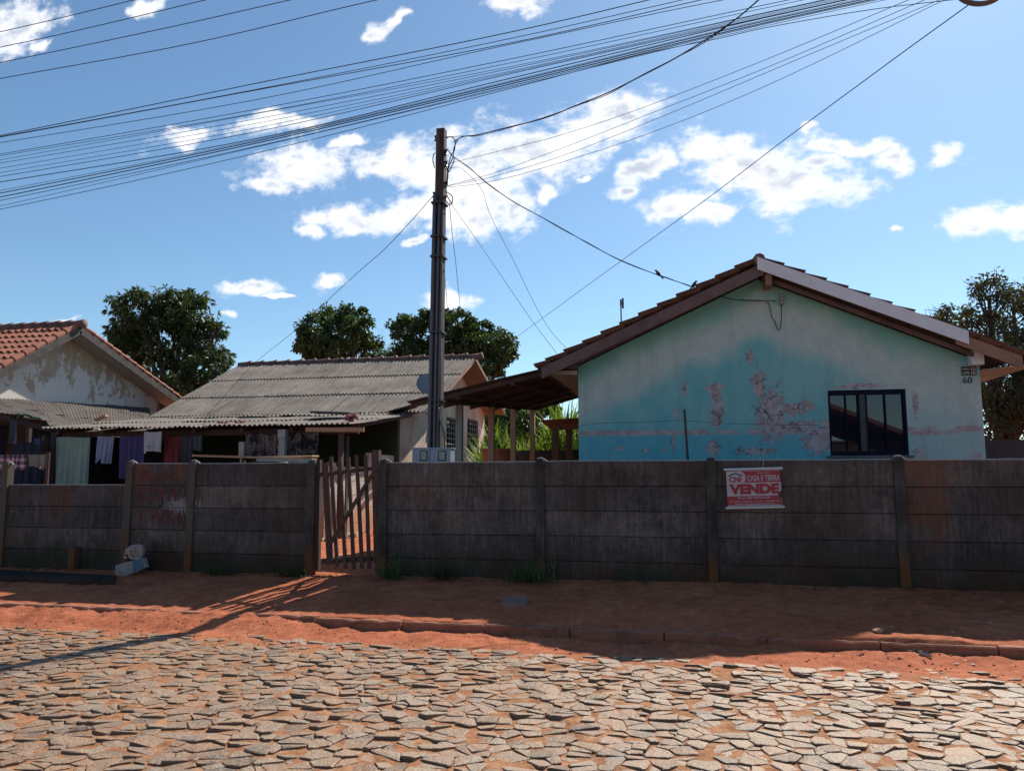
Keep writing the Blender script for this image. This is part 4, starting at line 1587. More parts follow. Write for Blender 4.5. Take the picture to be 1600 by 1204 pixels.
def pp(zf, dx=0.0, dy=-0.0):
    """point beside the pole at pixel row zf"""
    p = at(690, zf, Y=PY)
    t = (p.z - foot_p.z) / (ptop.z - foot_p.z)
    c_ = foot_p + (ptop - foot_p) * t
    return c_ + Vector((dx, dy, 0))
for k, (dx_, r_, y0_) in enumerate(((-0.062, 0.034, 309), (0.015, 0.026, 318), (0.068, 0.018, 330))):
    b = MB()
    b.tube([pp(735, dx_ - 0.02, -0.105), pp(y0_, dx_, -0.095)], r_ * 0.85, 10)
    b.build("conduit", steel, pole)
strap_m = simple("strap_steel", (0.05, 0.05, 0.06), 0.5, 0.2, metal=0.5)
for yy in (320, 372, 403, 520, 626):
    b = MB()
    c0 = pp(yy)
    b.box(c0.x - 0.105, c0.x + 0.10, PY - 0.145, PY + 0.09, c0.z - 0.014, c0.z + 0.014)
    b.build("strap", strap_m, pole)
b = MB()
b.tube(catmull([pp(638, 0.06, -0.12), pp(652, 0.075, -0.12), pp(668, 0.13, -0.12), pp(682, 0.16, -0.13), pp(705, 0.165, -0.13)], 5), 0.017, 7)
b.build("conduit", steel, pole, smooth=True)
ins_m = simple("dark_insulator", (0.07, 0.04, 0.035), 0.4, 0.3)
for yy, dx_ in ((217, -0.08), (258, 0.09), (290, 0.09), (305, -0.09), (312, 0.09), (240, 0.085)):
    c0 = pp(yy, dx_, -0.03)
    b = MB()
    b.tube([c0 + Vector((0, 0, -0.04)), c0 + Vector((0, 0, -0.015)), c0 + Vector((0, 0, 0.015)), c0 + Vector((0, 0, 0.04))], [0.03, 0.018, 0.018, 0.03], 8)
    b.build("insulator", ins_m, pole)
b = MB()
for pts in ([(697, 216), (705, 214), (711, 220), (710, 235), (705, 243), (700, 262), (698, 285), (697, 300), (702, 312), (707, 318)],
            [(715, 219), (709, 232), (708, 245), (703, 256), (700, 268), (699, 290)],
            [(699, 233), (706, 243), (710, 248), (705, 262), (699, 272)],
            [(680, 239), (677, 243), (676.5, 252), (679, 262)],
            [(698, 300), (706, 306), (707, 316), (702, 320), (697, 314)],
            [(698, 262), (700, 276), (697, 288), (697.5, 300)],
            [(684, 306), (680, 310), (682, 318)]):
    b.tube(catmull([at(x, y, Y=PY - 0.1) for x, y in pts], 5), 0.008, 5)
b.build("cable_loop", black_cable, pole)

# meter boxes on the wall line in front of the pole
grey_box = simple("meter_box_grey", (0.30, 0.33, 0.38), 0.55, 0.15, 3, bump=0.05)
MYB = 10.55
for i, (a_, c_, lab) in enumerate(((643.5, 671.5, "left one of two grey electricity meter boxes at the foot of the utility pole"), (671.5, 704, "right one of two grey electricity meter boxes at the foot of the utility pole"))):
    p, q = at(a_, 735, Y=MYB), at(c_, 700.5, Y=MYB)
    mbx = thing("meter_box", lab, "meter box", ((p.x + q.x) / 2, MYB, p.z))
    b = MB()
    b.box(p.x + 0.003, q.x - 0.003, MYB, MYB + 0.22, p.z, q.z)
    b.box(p.x - 0.004, q.x + (0.008 if i else 0.0), MYB - 0.014, MYB + 0.23, q.z + 0.001, q.z + 0.015)
    b.build("box", grey_box, mbx)
    a1, a2 = ((656.5, 667), (685, 696))[i]
    f0, f1 = at(a1, 719, Y=MYB - 0.01), at(a2, 704.5, Y=MYB - 0.01)
    b = MB()
    b.box(f0.x - 0.006, f1.x + 0.006, MYB - 0.008, MYB - 0.0005, f0.z - 0.006, f1.z + 0.006)
    fr = b.build("window_rim", black_ink, mbx)
    b = MB()
    b.box(f0.x + 0.008, f1.x - 0.008, MYB - 0.012, MYB - 0.0085, f0.z + 0.008, f1.z - 0.008)
    b.build("window_pane", simple("meter_window", (0.30, 0.30, 0.24), 0.3, 0.5, 30, bump=0), fr)
    b = MB()
    b.box(p.x + 0.06, q.x - 0.06, MYB + 0.05, MYB + 0.15, 0.3, p.z)
    b.build("post", concrete_light, mbx)

# satellite dish behind the pole
dc = at(669, 601, Y=16.5)
dish = thing("satellite_dish", "round grey satellite dish half hidden behind the utility pole", "satellite dish", (dc.x, 16.5, 0.4))
b = MB()
R_ = 16.6 / 1200 * 16.5
nrm = Vector((0.35, -0.85, 0.42)).normalized()
R_ = 0.27
su = nrm.cross(Vector((0, 0, 1))).normalized()
sv = su.cross(nrm)
nr, na_ = 6, 24
for side in (0, 1):
    for r in range(nr + 1):
        for k in range(na_):
            an = 2 * math.pi * k / na_
            rr_ = max(0.02, r / nr)
            b.v.append(tuple(dc + (su * math.cos(an) + sv * math.sin(an)) * R_ * rr_ + nrm * (0.06 * rr_ * rr_ - 0.012 * side)))
Ls = (nr + 1) * na_
for side in (0, 1):
    for r in range(nr):
        for k in range(na_):
            a = side * Ls + r * na_ + k
            a2 = side * Ls + r * na_ + (k + 1) % na_
            b.f.append((a, a2, a2 + na_, a + na_))
for k in range(na_):
    a, a2 = nr * na_ + k, nr * na_ + (k + 1) % na_
    b.f.append((a, a2, a2 + Ls, a + Ls))
b.mi = [0] * len(b.f)
b.build("reflector", simple("dish_grey", (0.20, 0.21, 0.24), 0.6, 0.15, 3), dish, smooth=True)
b = MB()
b.tube([dc - nrm * 0.02, dc + Vector((0.0, 0.15, -0.25)), Vector((dc.x, 16.65, 0.4))], 0.022, 6)
b.tube([dc - sv * R_, dc + nrm * 0.30], 0.008, 5)
b.tube([dc + nrm * 0.26, dc + nrm * 0.33], 0.02, 6)
b.build("mast", iron, dish)

# ================================================================== overhead cables
def wire(name, pts, r, label, cat, group=None, n=8):
    mb = MB()
    P = catmull(pts, n)
    mb.tube(P, r * 0.66, 5)
    o = mb.build(name, black_cable, None)
    o['label'] = label
    o['category'] = cat
    if group:
        o['group'] = group
    return o


G1 = "cables of the low bundle crossing the sky"
bund = [((0, 212), (400, 130.5), (800, 50), (1200, -42), .008), ((0, 213.5), (400, 140), (800, 60), (1200, -28), .006), ((0, 214.5), (400, 141), (800, 67), (1200, -22), .007),
        ((0, 223), (400, 156), (800, 69), (1200, -13), .006), ((0, 241), (400, 171), (800, 92), (1200, 7), .006), ((0, 243.5), (400, 177), (800, 98), (1200, 12), .005),
        ((0, 250), (400, 178), (800, 104), (1200, 19), .0045), ((0, 255), (400, 186), (800, 107), (1200, 20), .005), ((0, 263), (400, 193), (800, 111), (1200, 22), .0045),
        ((0, 270), (400, 200), (800, 113), (1200, 24), .0045), ((0, 276), (400, 206), (800, 115), (1200, 26), .006), ((0, 284.5), (400, 217), (800, 122), (1200, 27), .008),
        ((0, 298), (400, 219), (800, 126), (1200, 30), .0045), ((0, 302), (400, 221), (800, 128), (1200, 32), .009), ((0, 308), (400, 224), (800, 131), (1200, 35), .0095),
        ((0, 313.5), (400, 229), (800, 134), (1200, 37), .006), ((0, 322), (400, 230), (800, 136), (1200, 40), .0045)]
for i, (a, b_, c, d_, r) in enumerate(bund):
    Yb = 8.0 + 0.035 * (i % 5)
    xs = [a, b_, c, d_]
    # extend beyond both sides of the photograph
    pL = (-260, a[1] + (a[1] - b_[1]) * 0.60)
    pR = (1620, d_[1] - (c[1] - d_[1]) * 0.80 if i < 4 else -88 + i * 2.4)
    lab = "thick black cable in the bundle sagging across the sky above the houses" if r > 0.0075 else "thin black cable in the bundle sagging across the sky above the houses"
    wire("overhead_cable", [at(p[0], p[1], Y=Yb) for p in (pL, a, b_, c, d_, pR)], r, lab, "cable", G1 + (" (thick)" if r > 0.0075 else " (thin)"))
o = wire("overhead_cable", [at(p[0], p[1], Y=8.2) for p in ((-260, 372), (0, 327), (400, 239.5), (800, 138), (1000, 86), (1120, 61), (1200, 43), (1350, 17), (1480, 1), (1640, -16))], .006,
         "lowest cable of the bundle, turning flatter towards the upper right", "cable")
pw = [((0, 50), (210, 0)), ((0, 74), (120, 48), (322, 0)), ((0, 98), (250, 46), (450, 1)), ((0, 123), (300, 68), (585, 1))]
labs = ["topmost of the four separate power lines at the upper left", "second of the four separate power lines at the upper left", "third of the four separate power lines at the upper left", "lowest of the four separate power lines at the upper left"]
for i, ps in enumerate(pw):
    a, z_ = ps[0], ps[-1]
    s = (z_[1] - a[1]) / (z_[0] - a[0])
    pts = [(-260, a[1] - s * 230)] + list(ps) + [(z_[0] + 500, z_[1] + s * 500 * 1.06), (1640, z_[1] + s * (1640 - z_[0]) * 1.12)]
    wire("power_line", [at(p[0], p[1], Y=7.7 - 0.02 * i) for p in pts], 0.0075, labs[i], "power line", "power lines at the upper left")

TOPR = at(1480, -4, Y=8.0)
ptl = pp(217, 0.1, -0.05)


def between(A, B, mids, ends=True):
    return [A] + [at_between(x, y, A, B) for x, y in mids] + [B]


A = at(709, 222, Y=PY - 0.1)
Bq = at(1195, -8, Y=8.0)
tw = between(A, Bq, ((722, 214), (745, 211), (790, 200), (850, 185), (900, 165), (950, 145), (1000, 120), (1050, 94), (1100, 64), (1150, 30)))
wire("service_cable", tw + [tw[-1] + (tw[-1] - tw[-2]) * 3], 0.012, "thick twisted service cable rising from the pole top to the upper right", "cable")
tw2 = [p + Vector((0, 0.01, 0.018 * math.sin(i * 1.9))) for i, p in enumerate(tw)]
wire("service_cable", [pp(217, 0.07, -0.05)] + tw2[1:], 0.007, "thin wire winding round the thick service cable near the pole top", "cable")
# service drop to the turquoise house, with the birds
A = at(710, 246, Y=PY - 0.1)
Bq = at(1213, 470, Y=TY - 0.08)
dropw = between(A, Bq, ((735, 264), (760, 285), (800, 314), (840, 336), (880, 358), (920, 381), (960, 402), (1000, 419), (1040, 434), (1080, 447), (1100, 455), (1140, 467), (1170, 469)))
wire("service_drop", dropw, 0.010, "twisted service drop from the pole to the turquoise gable, with two birds on it", "cable", n=4)
wire("service_drop", [p + Vector((0, 0.008, 0.014 * math.sin(i * 2.3))) for i, p in enumerate(dropw)], 0.006, "thin bare wire wound along the service drop to the turquoise gable", "cable", n=4)
wire("wall_cable", [at(x, y, Y=TY - 0.03) for x, y in ((1199, 471), (1203, 480), (1206, 495), (1211, 503), (1215, 515), (1219, 512), (1221, 497), (1221, 486), (1221, 476))], 0.009,
     "black cable end looping down on the turquoise gable below the insulators", "cable")
# long diagonal wire from the upper right
A = at(1512, 9, Y=8.1)
Bq = at(805, 528, Y=24.0)
wire("diagonal_wire", between(A, Bq, ((1400, 90), (1225, 219), (1100, 314), (970, 408), (890, 466))), 0.009, "single long wire running diagonally from the cable coil down behind the carport", "cable")
for i, (a, mids, z_, lab) in enumerate((((696, 257), ((800, 231), (880, 210), (1000, 170), (1200, 92)), (1425, -2), "uppermost of four thin wires fanning from the pole to the upper right"),
                                        ((696, 291), ((770, 271), (880, 231), (1000, 184), (1200, 105)), (1450, -2), "second of four thin wires fanning from the pole to the upper right"),
                                        ((696, 291.5), ((770, 276), (880, 243), (1040, 180), (1230, 100)), (1478, -4), "third of four thin wires fanning from the pole to the upper right"),
                                        ((696, 293), ((760, 285), (850, 262), (1010, 210), (1200, 133)), (1480, -2), "lowest of four thin wires fanning from the pole to the upper right"))):
    A = at(a[0], a[1], Y=PY - 0.08)
    Bq = at(z_[0], z_[1], Y=8.0)
    P = between(A, Bq, mids)
    wire("thin_wire", P + [P[-1] + (P[-1] - P[-2]) * 0.6], 0.005, lab, "wire", "wires fanning from the pole")
wire("house_wire", between(at(682, 300, Y=PY - 0.05), at(398, 566, Y=22.4), ((640, 348), (600, 390), (560, 425), (500, 480), (450, 525))), 0.009, "wire sloping from the pole down left to the ridge of the grey corrugated roof", "wire")
wire("house_wire", between(at(703, 316, Y=PY - 0.05), at(870, 552, Y=12.4), ((740, 368), (780, 426), (830, 499))), 0.006, "straight thin wire from the pole down right to the carport roof", "wire")
wire("house_wire", between(at(703, 262, Y=PY - 0.05), at(887, 546, Y=13.6), ((722, 264), (752, 295), (762, 325), (775, 355), (800, 402), (835, 474), (860, 516))), 0.006, "curved thin wire ending at the left eave of the turquoise house", "wire")
wire("hanging_cable", between(at(702, 316, Y=PY - 0.05), at(730, 562, Y=22.0), ((706, 360), (712, 410), (718, 470), (724, 522))), 0.008, "cable hanging steeply just right of the pole down to the grey roof ridge", "wire")
wire("hanging_cable", between(at(694, 420, Y=PY - 0.1), at(709, 562, Y=22.0), ((697, 455), (701, 500),)), 0.007, "short cable leaving the pole halfway down towards the grey roof", "wire")
wire("clothes_wire", [at(x, y, Y=TY - 0.5) for x, y in ((907, 665), (940, 661), (1000, 659), (1069, 657), (1150, 662), (1280, 664))], 0.004, "thin dark wire strung across the turquoise wall past the rusty bar", "wire")
# coil of spare cable at the top edge
cc = at(1533, -27, Y=8.1)
b = MB()
for k in range(4):
    R = 0.235 + 0.006 * k
    b.tube([cc + Vector((math.cos(t) * R, 0.01 * k + 0.02 * math.sin(t), math.sin(t) * R * 0.95)) for t in [i * 2 * math.pi / 36 for i in range(37)]], 0.011, 6, caps=False)
o = b.build("cable_coil", simple("coil_grey", (0.12, 0.11, 0.13), 0.6, 0.2), None)
o['label'] = "round coil of spare cable hanging from the wires at the top right edge"
o['category'] = "cable coil"


# birds
def bird(px, py, face, label):
    c = at_between(px, py, dropw[0], dropw[-1])
    b = MB()
    s = 0.026
    f_ = Vector((face, -0.1, 0)).normalized()
    up = Vector((0, 0, 1))
    ax = (up * 0.8 + f_ * 0.5).normalized()
    base = c + Vector((0, 0, 0.012))
    pts = [base - ax * s * 1.0, base - ax * s * 0.2, base + ax * s * 0.8, base + ax * s * 1.9, base + ax * s * 2.5, base + ax * s * 3.0 + f_ * s * 0.2, base + ax * s * 3.5 + f_ * s * 0.4]
    b.tube(catmull(pts, 4), [s * k for k in [0.15, 0.4, .6, .75, .85, .95, 1, 1.02, 1.02, 1.0, .95, .9, .85, .78, .7, .64, .6, .6, .62, .64, .64, .58, .45, .25, .08]], 8)
    # beak
    h = base + ax * s * 3.05 + f_ * s * 0.5
    b.tube([h, h + f_ * s * 0.9], [s * 0.22, 0.001], 5)
    # tail
    t0_ = base - ax * s * 0.6 - f_ * s * 0.2
    b.beam(t0_ + up * 0.01, t0_ - ax * s * 2.3 - f_ * s * 0.5, s * 0.8, s * 0.15, up=(0, 1, 0))
    for e in (-0.3, 0.3):
        b.tube([base + Vector((0, e * s, -s * 0.1)), c + Vector((0, e * s, -0.004))], 0.0018, 4)
    o = b.build("bird", simple("dark_plumage", (0.02, 0.018, 0.02), 0.7, 0.3), None, smooth=True)
    o['label'] = label
    o['category'] = "bird"


bird(1030, 430.5, -1, "left dark bird perched on the service drop farther from the roof")
bird(1083, 448, 1, "right dark bird perched on the service drop close to the turquoise house rake")

# rusty bar behind the wall
b = MB()
b.tube([at(1076, 735, Y=FY + 0.5), at(1069.5, 642, Y=FY + 0.5), at(1068.5, 639, Y=FY + 0.5)], [0.018, 0.018, 0.012], 6)
p_ = at(1076, 735, Y=FY + 0.5)
b.tube([p_, Vector((p_.x + 0.05, p_.y, 0.33))], 0.018, 6)
o = b.build("metal_bar", simple("rusty_iron", (0.06, 0.035, 0.028), 0.8, 0.4, 12), None)
o['label'] = "dark rusty bar standing up behind the wall against the turquoise house"
o['category'] = "bar"

# ================================================================== inner yard wall, seen through the gate
m = Mat("pale_yard_wall")
x, y, z = m.xyz
n1 = m.noise(2, (1, 1, 0.6), 5, 0.65)
col = m.ramp(n1, [(0.35, (0.50, 0.44, 0.38)), (0.65, (0.68, 0.64, 0.58))])
col = m.mix(m.step(m.ma('ADD', z, m.ma('MULTIPLY', n1, -0.5)), 0.35, 0.95, 0.85, 0), col, (0.52, 0.26, 0.13))
m.bump(m.noise(20, (1, 1, 1), 4, 0.6), 0.3, 0.01)
yard_mat = m.done(col, 0.9, 0, 0.2)
yw = thing("yard_wall", "pale precast slab wall running back from the gate toward the corrugated-roof house", "wall", (-6.9, 15, 0.35))
for r in range(6):
    b = MB()
    for (ya, ybb) in ((12.6, 14.5), (14.55, 16.3), (16.35, 17.9)):
        zs = 0.28 + r * 0.30
        if r == 5 and ya < 16:
            continue
        b.box(-6.93 + random.uniform(-.004, .004), -6.89, ya, ybb, zs + 0.003, zs + 0.296)
    b.build("slab", yard_mat, yw)
for yy in (12.55, 14.52, 16.32, 17.93):
    b = MB()
    b.box(-6.96, -6.86, yy - 0.045, yy + 0.045, 0.3, 2.1 if yy > 16 else 1.85)
    b.build("post", yard_mat if yy < 17 else simple("brown_post", (0.16, 0.09, 0.06), 0.85, 0.3), yw)
b = MB()
random.seed(3)
for k in range(70):
    px_, py_ = -6.75 + abs(random.gauss(0, 0.16)), random.uniform(12.8, 17.6)
    r_ = random.uniform(0.02, 0.06)
    c = Vector((px_, py_, 0.37 + r_ * 0.4))
    ps = [c + Vector((random.uniform(-1, 1), random.uniform(-1, 1), random.uniform(-.6, .8))) * r_ for _ in range(8)]
    b.hexa([c + Vector((sx_, sy_, sz_)) * r_ * random.uniform(.7, 1.1) for sx_, sy_, sz_ in ((-1, -1, -.6), (1, -1, -.6), (1, 1, -.6), (-1, 1, -.6), (-.8, -.8, .6), (.8, -.8, .6), (.8, .8, .6), (-.8, .8, .6))])
b.build("rubble", simple("pale_rubble", (0.5, 0.38, 0.28), 0.9, 0.3), None, kind='stuff', label="loose pale rubble along the foot of the inner yard wall")

# ================================================================== washing
def cloth(name, label, cat, px0, py0, px1, py1, Y, mat, folds=5, amp=0.03, bottom=None, group=None, skew=0, nx=40, nz=14, top=None, seedv=0, hem=None):
    a, c = at(px0, py0, Y=Y), at(px1, py1, Y=Y)
    x0_, x1_ = a.x, c.x
    z1_, z0_ = a.z, c.z
    mb = MB()
    for s in (0, 1):
        for j in range(nz + 1):
            t = j / nz
            for i in range(nx + 1):
                u = i / nx
                zt = z1_ + (top(u) if top else -0.012 * math.sin(u * math.pi))
                zb = z0_ + (bottom(u) if bottom else 0.008 * math.sin(u * 9 + seedv))
                xx = x0_ + (x1_ - x0_) * u + skew * t + (0.5 - u) * 0.04 * t * (x1_ - x0_)
                yy = Y + 1.6 * amp * (0.35 + 0.65 * t) * (math.sin(u * folds * 6.28 + seedv + t * 0.7) + 0.5 * math.sin(u * folds * 15 + 2 + seedv)) + s * 0.004
                mb.v.append((xx, yy, zt + (zb - zt) * t))
    W_ = nx + 1
    L_ = W_ * (nz + 1)
    for j in range(nz):
        for i in range(nx):
            q = j * W_ + i
            mb.f.append((q, q + W_, q + W_ + 1, q + 1))
            mb.f.append((q + L_, q + L_ + 1, q + L_ + W_ + 1, q + L_ + W_))
    mb.mi = [0] * len(mb.f)
    o = mb.build(name, mat, None, smooth=True)
    o['label'] = label
    o['category'] = cat
    if group:
        o['group'] = group
    return o


def cm(name, c, v=0.12):
    c = tuple(k * 0.62 for k in c)
    return simple(name, c, 0.9, v, 5, bump=0.05)


CYY = 14.25
cloth("curtain", "long pale green curtain hanging at the left end of the veranda", "curtain", 88, 683, 135, 772, CYY, cm("pale_green_cloth", (0.40, 0.56, 0.46)), 5, 0.03, top=lambda u: 0.01 * math.sin(u * 6))
cloth("trousers", "light blue trousers hung on the veranda between the green curtain and the purple towel", "trousers", 152, 681, 176, 724, CYY, cm("light_blue_cloth", (0.40, 0.46, 0.66)), 3, 0.025,
      bottom=lambda u: 0.10 * math.exp(-((u - 0.35) / 0.10) ** 2), skew=-0.05)
cloth("towel", "purple blue towel hanging on the veranda, next to the white printed cloth", "towel", 187, 681, 224, 748, CYY, cm("purple_cloth", (0.085, 0.075, 0.22)), 4, 0.02)
wc = cloth("printed_cloth", "short white cloth with a small dark print hanging under the veranda edge", "cloth", 225, 674, 251, 706, CYY - 0.25, cm("white_cloth", (0.62, 0.62, 0.62)), 2, 0.012, bottom=lambda u: 0.02 * math.sin(u * 3.1) - 0.03 * (u < 0.15))
p = at(232, 697, Y=CYY - 0.30)
b = MB()
for k in range(6):
    b.beam(p + Vector((-.03 + k * 0.012, 0, -0.012)), p + Vector((-.03 + k * 0.012, 0, random.uniform(0.005, 0.02))), 0.006, 0.002, up=(0, 1, 0))
b.beam(p + Vector((-0.03, 0, 0)), p + Vector((0.03, 0, 0.0)), 0.006, 0.008, up=(0, 1, 0))
for k in range(5):
    b.beam(p + Vector((0.06 + k * 0.018, 0, 0.002)), p + Vector((0.072 + k * 0.018, 0, 0.002)), 0.006, 0.006, up=(0, 1, 0))
b.build("print", black_ink, wc)
cloth("towel", "dark red towel hanging on the veranda right of the white printed cloth", "towel", 257, 681, 279, 735, CYY, cm("dark_red_cloth", (0.24, 0.035, 0.04)), 2, 0.02)
cloth("shirt", "dark grey shirt hanging on the veranda beside the red towel", "shirt", 281, 680, 299, 724, CYY, cm("dark_grey_cloth", (0.075, 0.07, 0.085)), 2, 0.02, skew=0.02)
cloth("shirt", "small slate grey garment, rightmost of the plain washing near the planks", "shirt", 299, 680, 315, 702, CYY, cm("slate_cloth", (0.11, 0.13, 0.15)), 2, 0.02, bottom=lambda u: -0.04 * u)
cloth("cloth", "dark navy cloth hanging behind the trousers on the veranda", "cloth", 139, 690, 152, 740, CYY + 0.5, cm("navy_cloth", (0.025, 0.03, 0.07)), 3, 0.02)
cloth("cloth", "dark navy cloth hanging behind the white printed cloth", "cloth", 228, 704, 255, 735, CYY + 0.6, cm("navy_cloth_two", (0.03, 0.032, 0.045)), 3, 0.02)
m = Mat("black_white_pattern")
vv = m.voronoi(4.5, (1, 1, 1), 'F1', out=0)
vs2 = m.ma('SINE', m.ma('MULTIPLY', vv, 50))
chk = m.step(m.noise(5, (1, 1, 1), 2, 0.5), 0.46, 0.5)
col = m.mix(m.ma('MULTIPLY', m.step(vs2, 0.1, 0.4), m.step(vv, 0.5, 0.1)), (0.015, 0.015, 0.02), (0.32, 0.29, 0.28))
brk = m.n("ShaderNodeTexBrick")
m.put(brk.inputs["Vector"], m.n("ShaderNodeNewGeometry").outputs["Position"])
col2 = m.mix(m.step(m.noise(30, (1, 1, 2), 3, 0.6), 0.45, 0.55), (0.05, 0.035, 0.04), (0.30, 0.22, 0.20))
col = m.mix(m.ma('MULTIPLY', chk, 0.9), col, col2)
patt = m.done(col, 0.9)
for (a, c, e, f_, sd) in ((384, 408, 676, 714, 0), (409, 435, 678, 712, 2), (446, 468, 676, 712, 1), (468, 497, 675, 708, 3)):
    lb = {384: "patterned black and white curtain, leftmost of the four behind the planks", 409: "patterned black and white curtain just left of the pale veranda post",
          446: "patterned black and white curtain just right of the pale veranda post", 468: "patterned black and white curtain, rightmost of the four beside the dark doorway"}[a]
    cloth("curtain", lb, "curtain", a, e, c, f_, CYY + 0.1, patt, 3, 0.02, seedv=sd, group="patterned curtains on the veranda")
# left lean-to washing
m = Mat("checked_cloth")
x, y, z = m.xyz
cxs = m.step(m.ma('SINE', m.ma('MULTIPLY', x, 60)), -0.2, 0.2)
czs = m.step(m.ma('SINE', m.ma('MULTIPLY', z, 60)), -0.2, 0.2)
s2 = m.ma('ADD', m.ma('MULTIPLY', cxs, 0.5), m.ma('MULTIPLY', czs, 0.5))
chk_m = m.done(m.ramp(s2, [(0.1, (0.55, 0.33, 0.38)), (0.5, (0.20, 0.12, 0.15)), (0.95, (0.035, 0.025, 0.035))]), 0.9)
LYY = 11.0
cloth("checked_cloth", "pink and black checked cloth over the line at the far left, beside the beige cloth", "cloth", -60, 711, 41, 733, LYY, chk_m, 3, 0.02, bottom=lambda u: -0.02 * math.sin(u * 3), top=lambda u: 0)
cloth("beige_cloth", "beige ragged cloth over the line at the left between checked cloth and green curtain", "cloth", 44, 710, 72, 728, LYY, cm("beige_cloth_mat", (0.34, 0.31, 0.24)), 2, 0.02,
      bottom=lambda u: -0.07 * max(0, u - 0.3) * (1 + 0.6 * math.sin(u * 30)), top=lambda u: 0)
wire("clothes_line", [at(x, y, Y=LYY) for x, y in ((-120, 712), (0, 710.5), (75, 709))], 0.005, "clothes line carrying the checked cloth at the far left", "clothes line")
b = MB()
q = at(76, 709, Y=LYY)
b.tube([Vector((q.x, LYY, 0.3)), q + Vector((0, 0, 0.03))], 0.03, 6)
o = b.build("line_post", wood_mat, None)
o['label'] = "thin dark post holding the right end of the clothes line at the left"
o['category'] = "post"
cloth("cloth", "bluish grey cloth hanging high under the left lean-to", "cloth", 16, 655, 24, 692, 13.6, cm("grey_blue_cloth", (0.08, 0.10, 0.15)), 2, 0.02)
cloth("cloth", "small blue cloth hanging next to the left end post of the veranda", "cloth", 53, 684, 62, 695, 13.8, cm("small_blue_cloth", (0.09, 0.12, 0.27)), 2, 0.02, bottom=lambda u: 0.03 * (1 - u))
cloth("blanket", "dark blue blanket hanging low under the left lean-to behind the beige cloth", "blanket", 20, 690, 62, 770, 13.9, cm("dark_blue_blanket", (0.02, 0.03, 0.055)), 3, 0.03)
for a, lb in ((-30, "dark rear cloth at the far left edge under the lean-to"), (40, "dark rear cloth under the lean-to near the veranda corner")):
    cloth("cloth", lb, "cloth", a, 665, a + 38, 720, 15.0, cm("rear_dark_cloth", (0.02, 0.02, 0.035)), 3, 0.03)

# planks stored on trestles behind the wall
PLY = 10.4
pk_ = thing("plank_stack", "orange and pale planks resting on trestles behind the wall left of the gate", "planks", (at(400, 716, Y=PLY).x, PLY, 0.37))
for (a, b_, c, d_, w_, h_, mt, dy_) in ((305, 711.5, 492, 717, 0.16, 0.030, wood_bare, 0.0), (395, 714.5, 493, 712, 0.22, 0.022, simple("pale_plank", (0.52, 0.40, 0.27), 0.8, 0.2, 3, (1, 8, 8)), 0.25),
                                        (404, 718.5, 490, 719.5, 0.12, 0.04, concrete_light, -0.15)):
    b = MB()
    P0_, P1_ = at(a, b_, Y=PLY + dy_), at(c, d_, Y=PLY + dy_)
    b.beam(P0_, P1_, w_, h_)
    b.build("plank", mt, pk_)
for px_ in (380, 395, 470):
    b = MB()
    p = at(px_, 716, Y=PLY + 0.1)
    b.beam(Vector((p.x - 0.12, PLY + 0.1, 0.37)), Vector((p.x + 0.02, PLY + 0.1, p.z - 0.03)), 0.05, 0.03)
    b.build("trestle_leg", timber, pk_)
b = MB()
p, q = at(374, 690, Y=13.9), at(381, 712, Y=13.9)
b.box(p.x, q.x, 13.88, 13.94, q.z, p.z)
b.box(p.x + .03, p.x + .06, 13.9, 13.93, 0.3, q.z)
o = b.build("small_box", concrete_light, None)
o['label'] = "small upright white box left of the patterned curtains"
o['category'] = "box"

# ================================================================== back of the carport: planter, low wall, shed
BKY = 19.2
p, q = at(795, 735, Y=BKY), at(908, 702.5, Y=BKY)
b = MB()
b.box(p.x, q.x + 2.5, BKY, BKY + 0.08, 0.3, q.z)
o = b.build("back_wall", wall_mat, None)
o['label'] = "low dark slab wall behind the carport, below the tall green cane"
o['category'] = "wall"
pt_ = at(777, 722, Y=17.4)
ptr = thing("planter", "big terracotta planter with long spiky leaves behind the carport posts", "planter", (pt_.x, 17.4, 0.37))
b = MB()
zt = at(777, 701, Y=17.4).z
b.tube([(pt_.x, 17.4, 0.37), (pt_.x, 17.4, zt - 0.12), (pt_.x, 17.4, zt - 0.02)], [0.22, 0.35, 0.37], 18)
b.tube([(pt_.x, 17.4, zt - 0.06), (pt_.x, 17.4, zt)], [0.41, 0.41], 18)
b.build("pot", simple("terracotta", (0.34, 0.13, 0.07), 0.8, 0.2), ptr, smooth=False)


def leaf_mat(name, c, var=0.45, trans=0.35):
    m = Mat(name)
    isl = m.n("ShaderNodeNewGeometry").outputs["Random Per Island"]
    col = m.ramp(isl, [(0.0, tuple(v * (1 - var) for v in c)), (0.5, c), (1.0, (c[0] * (1 + var * 1.3), c[1] * (1 + var), c[2] * 1.1))])
    m.done(col, 0.5, 0, 0.4)
    tb = m.n("ShaderNodeBsdfTranslucent")
    m.put(tb.inputs[0], m.mix(1.0, col, (1.5, 1.7, 0.6), 'MULTIPLY'))
    mx = m.n("ShaderNodeMixShader")
    mx.inputs[0].default_value = trans
    m.put(mx.inputs[1], m.bsdf.outputs[0])
    m.put(mx.inputs[2], tb.outputs[0])
    m.put(m.nt.nodes["Material Output"].inputs[0], mx.outputs[0])
    return m.m


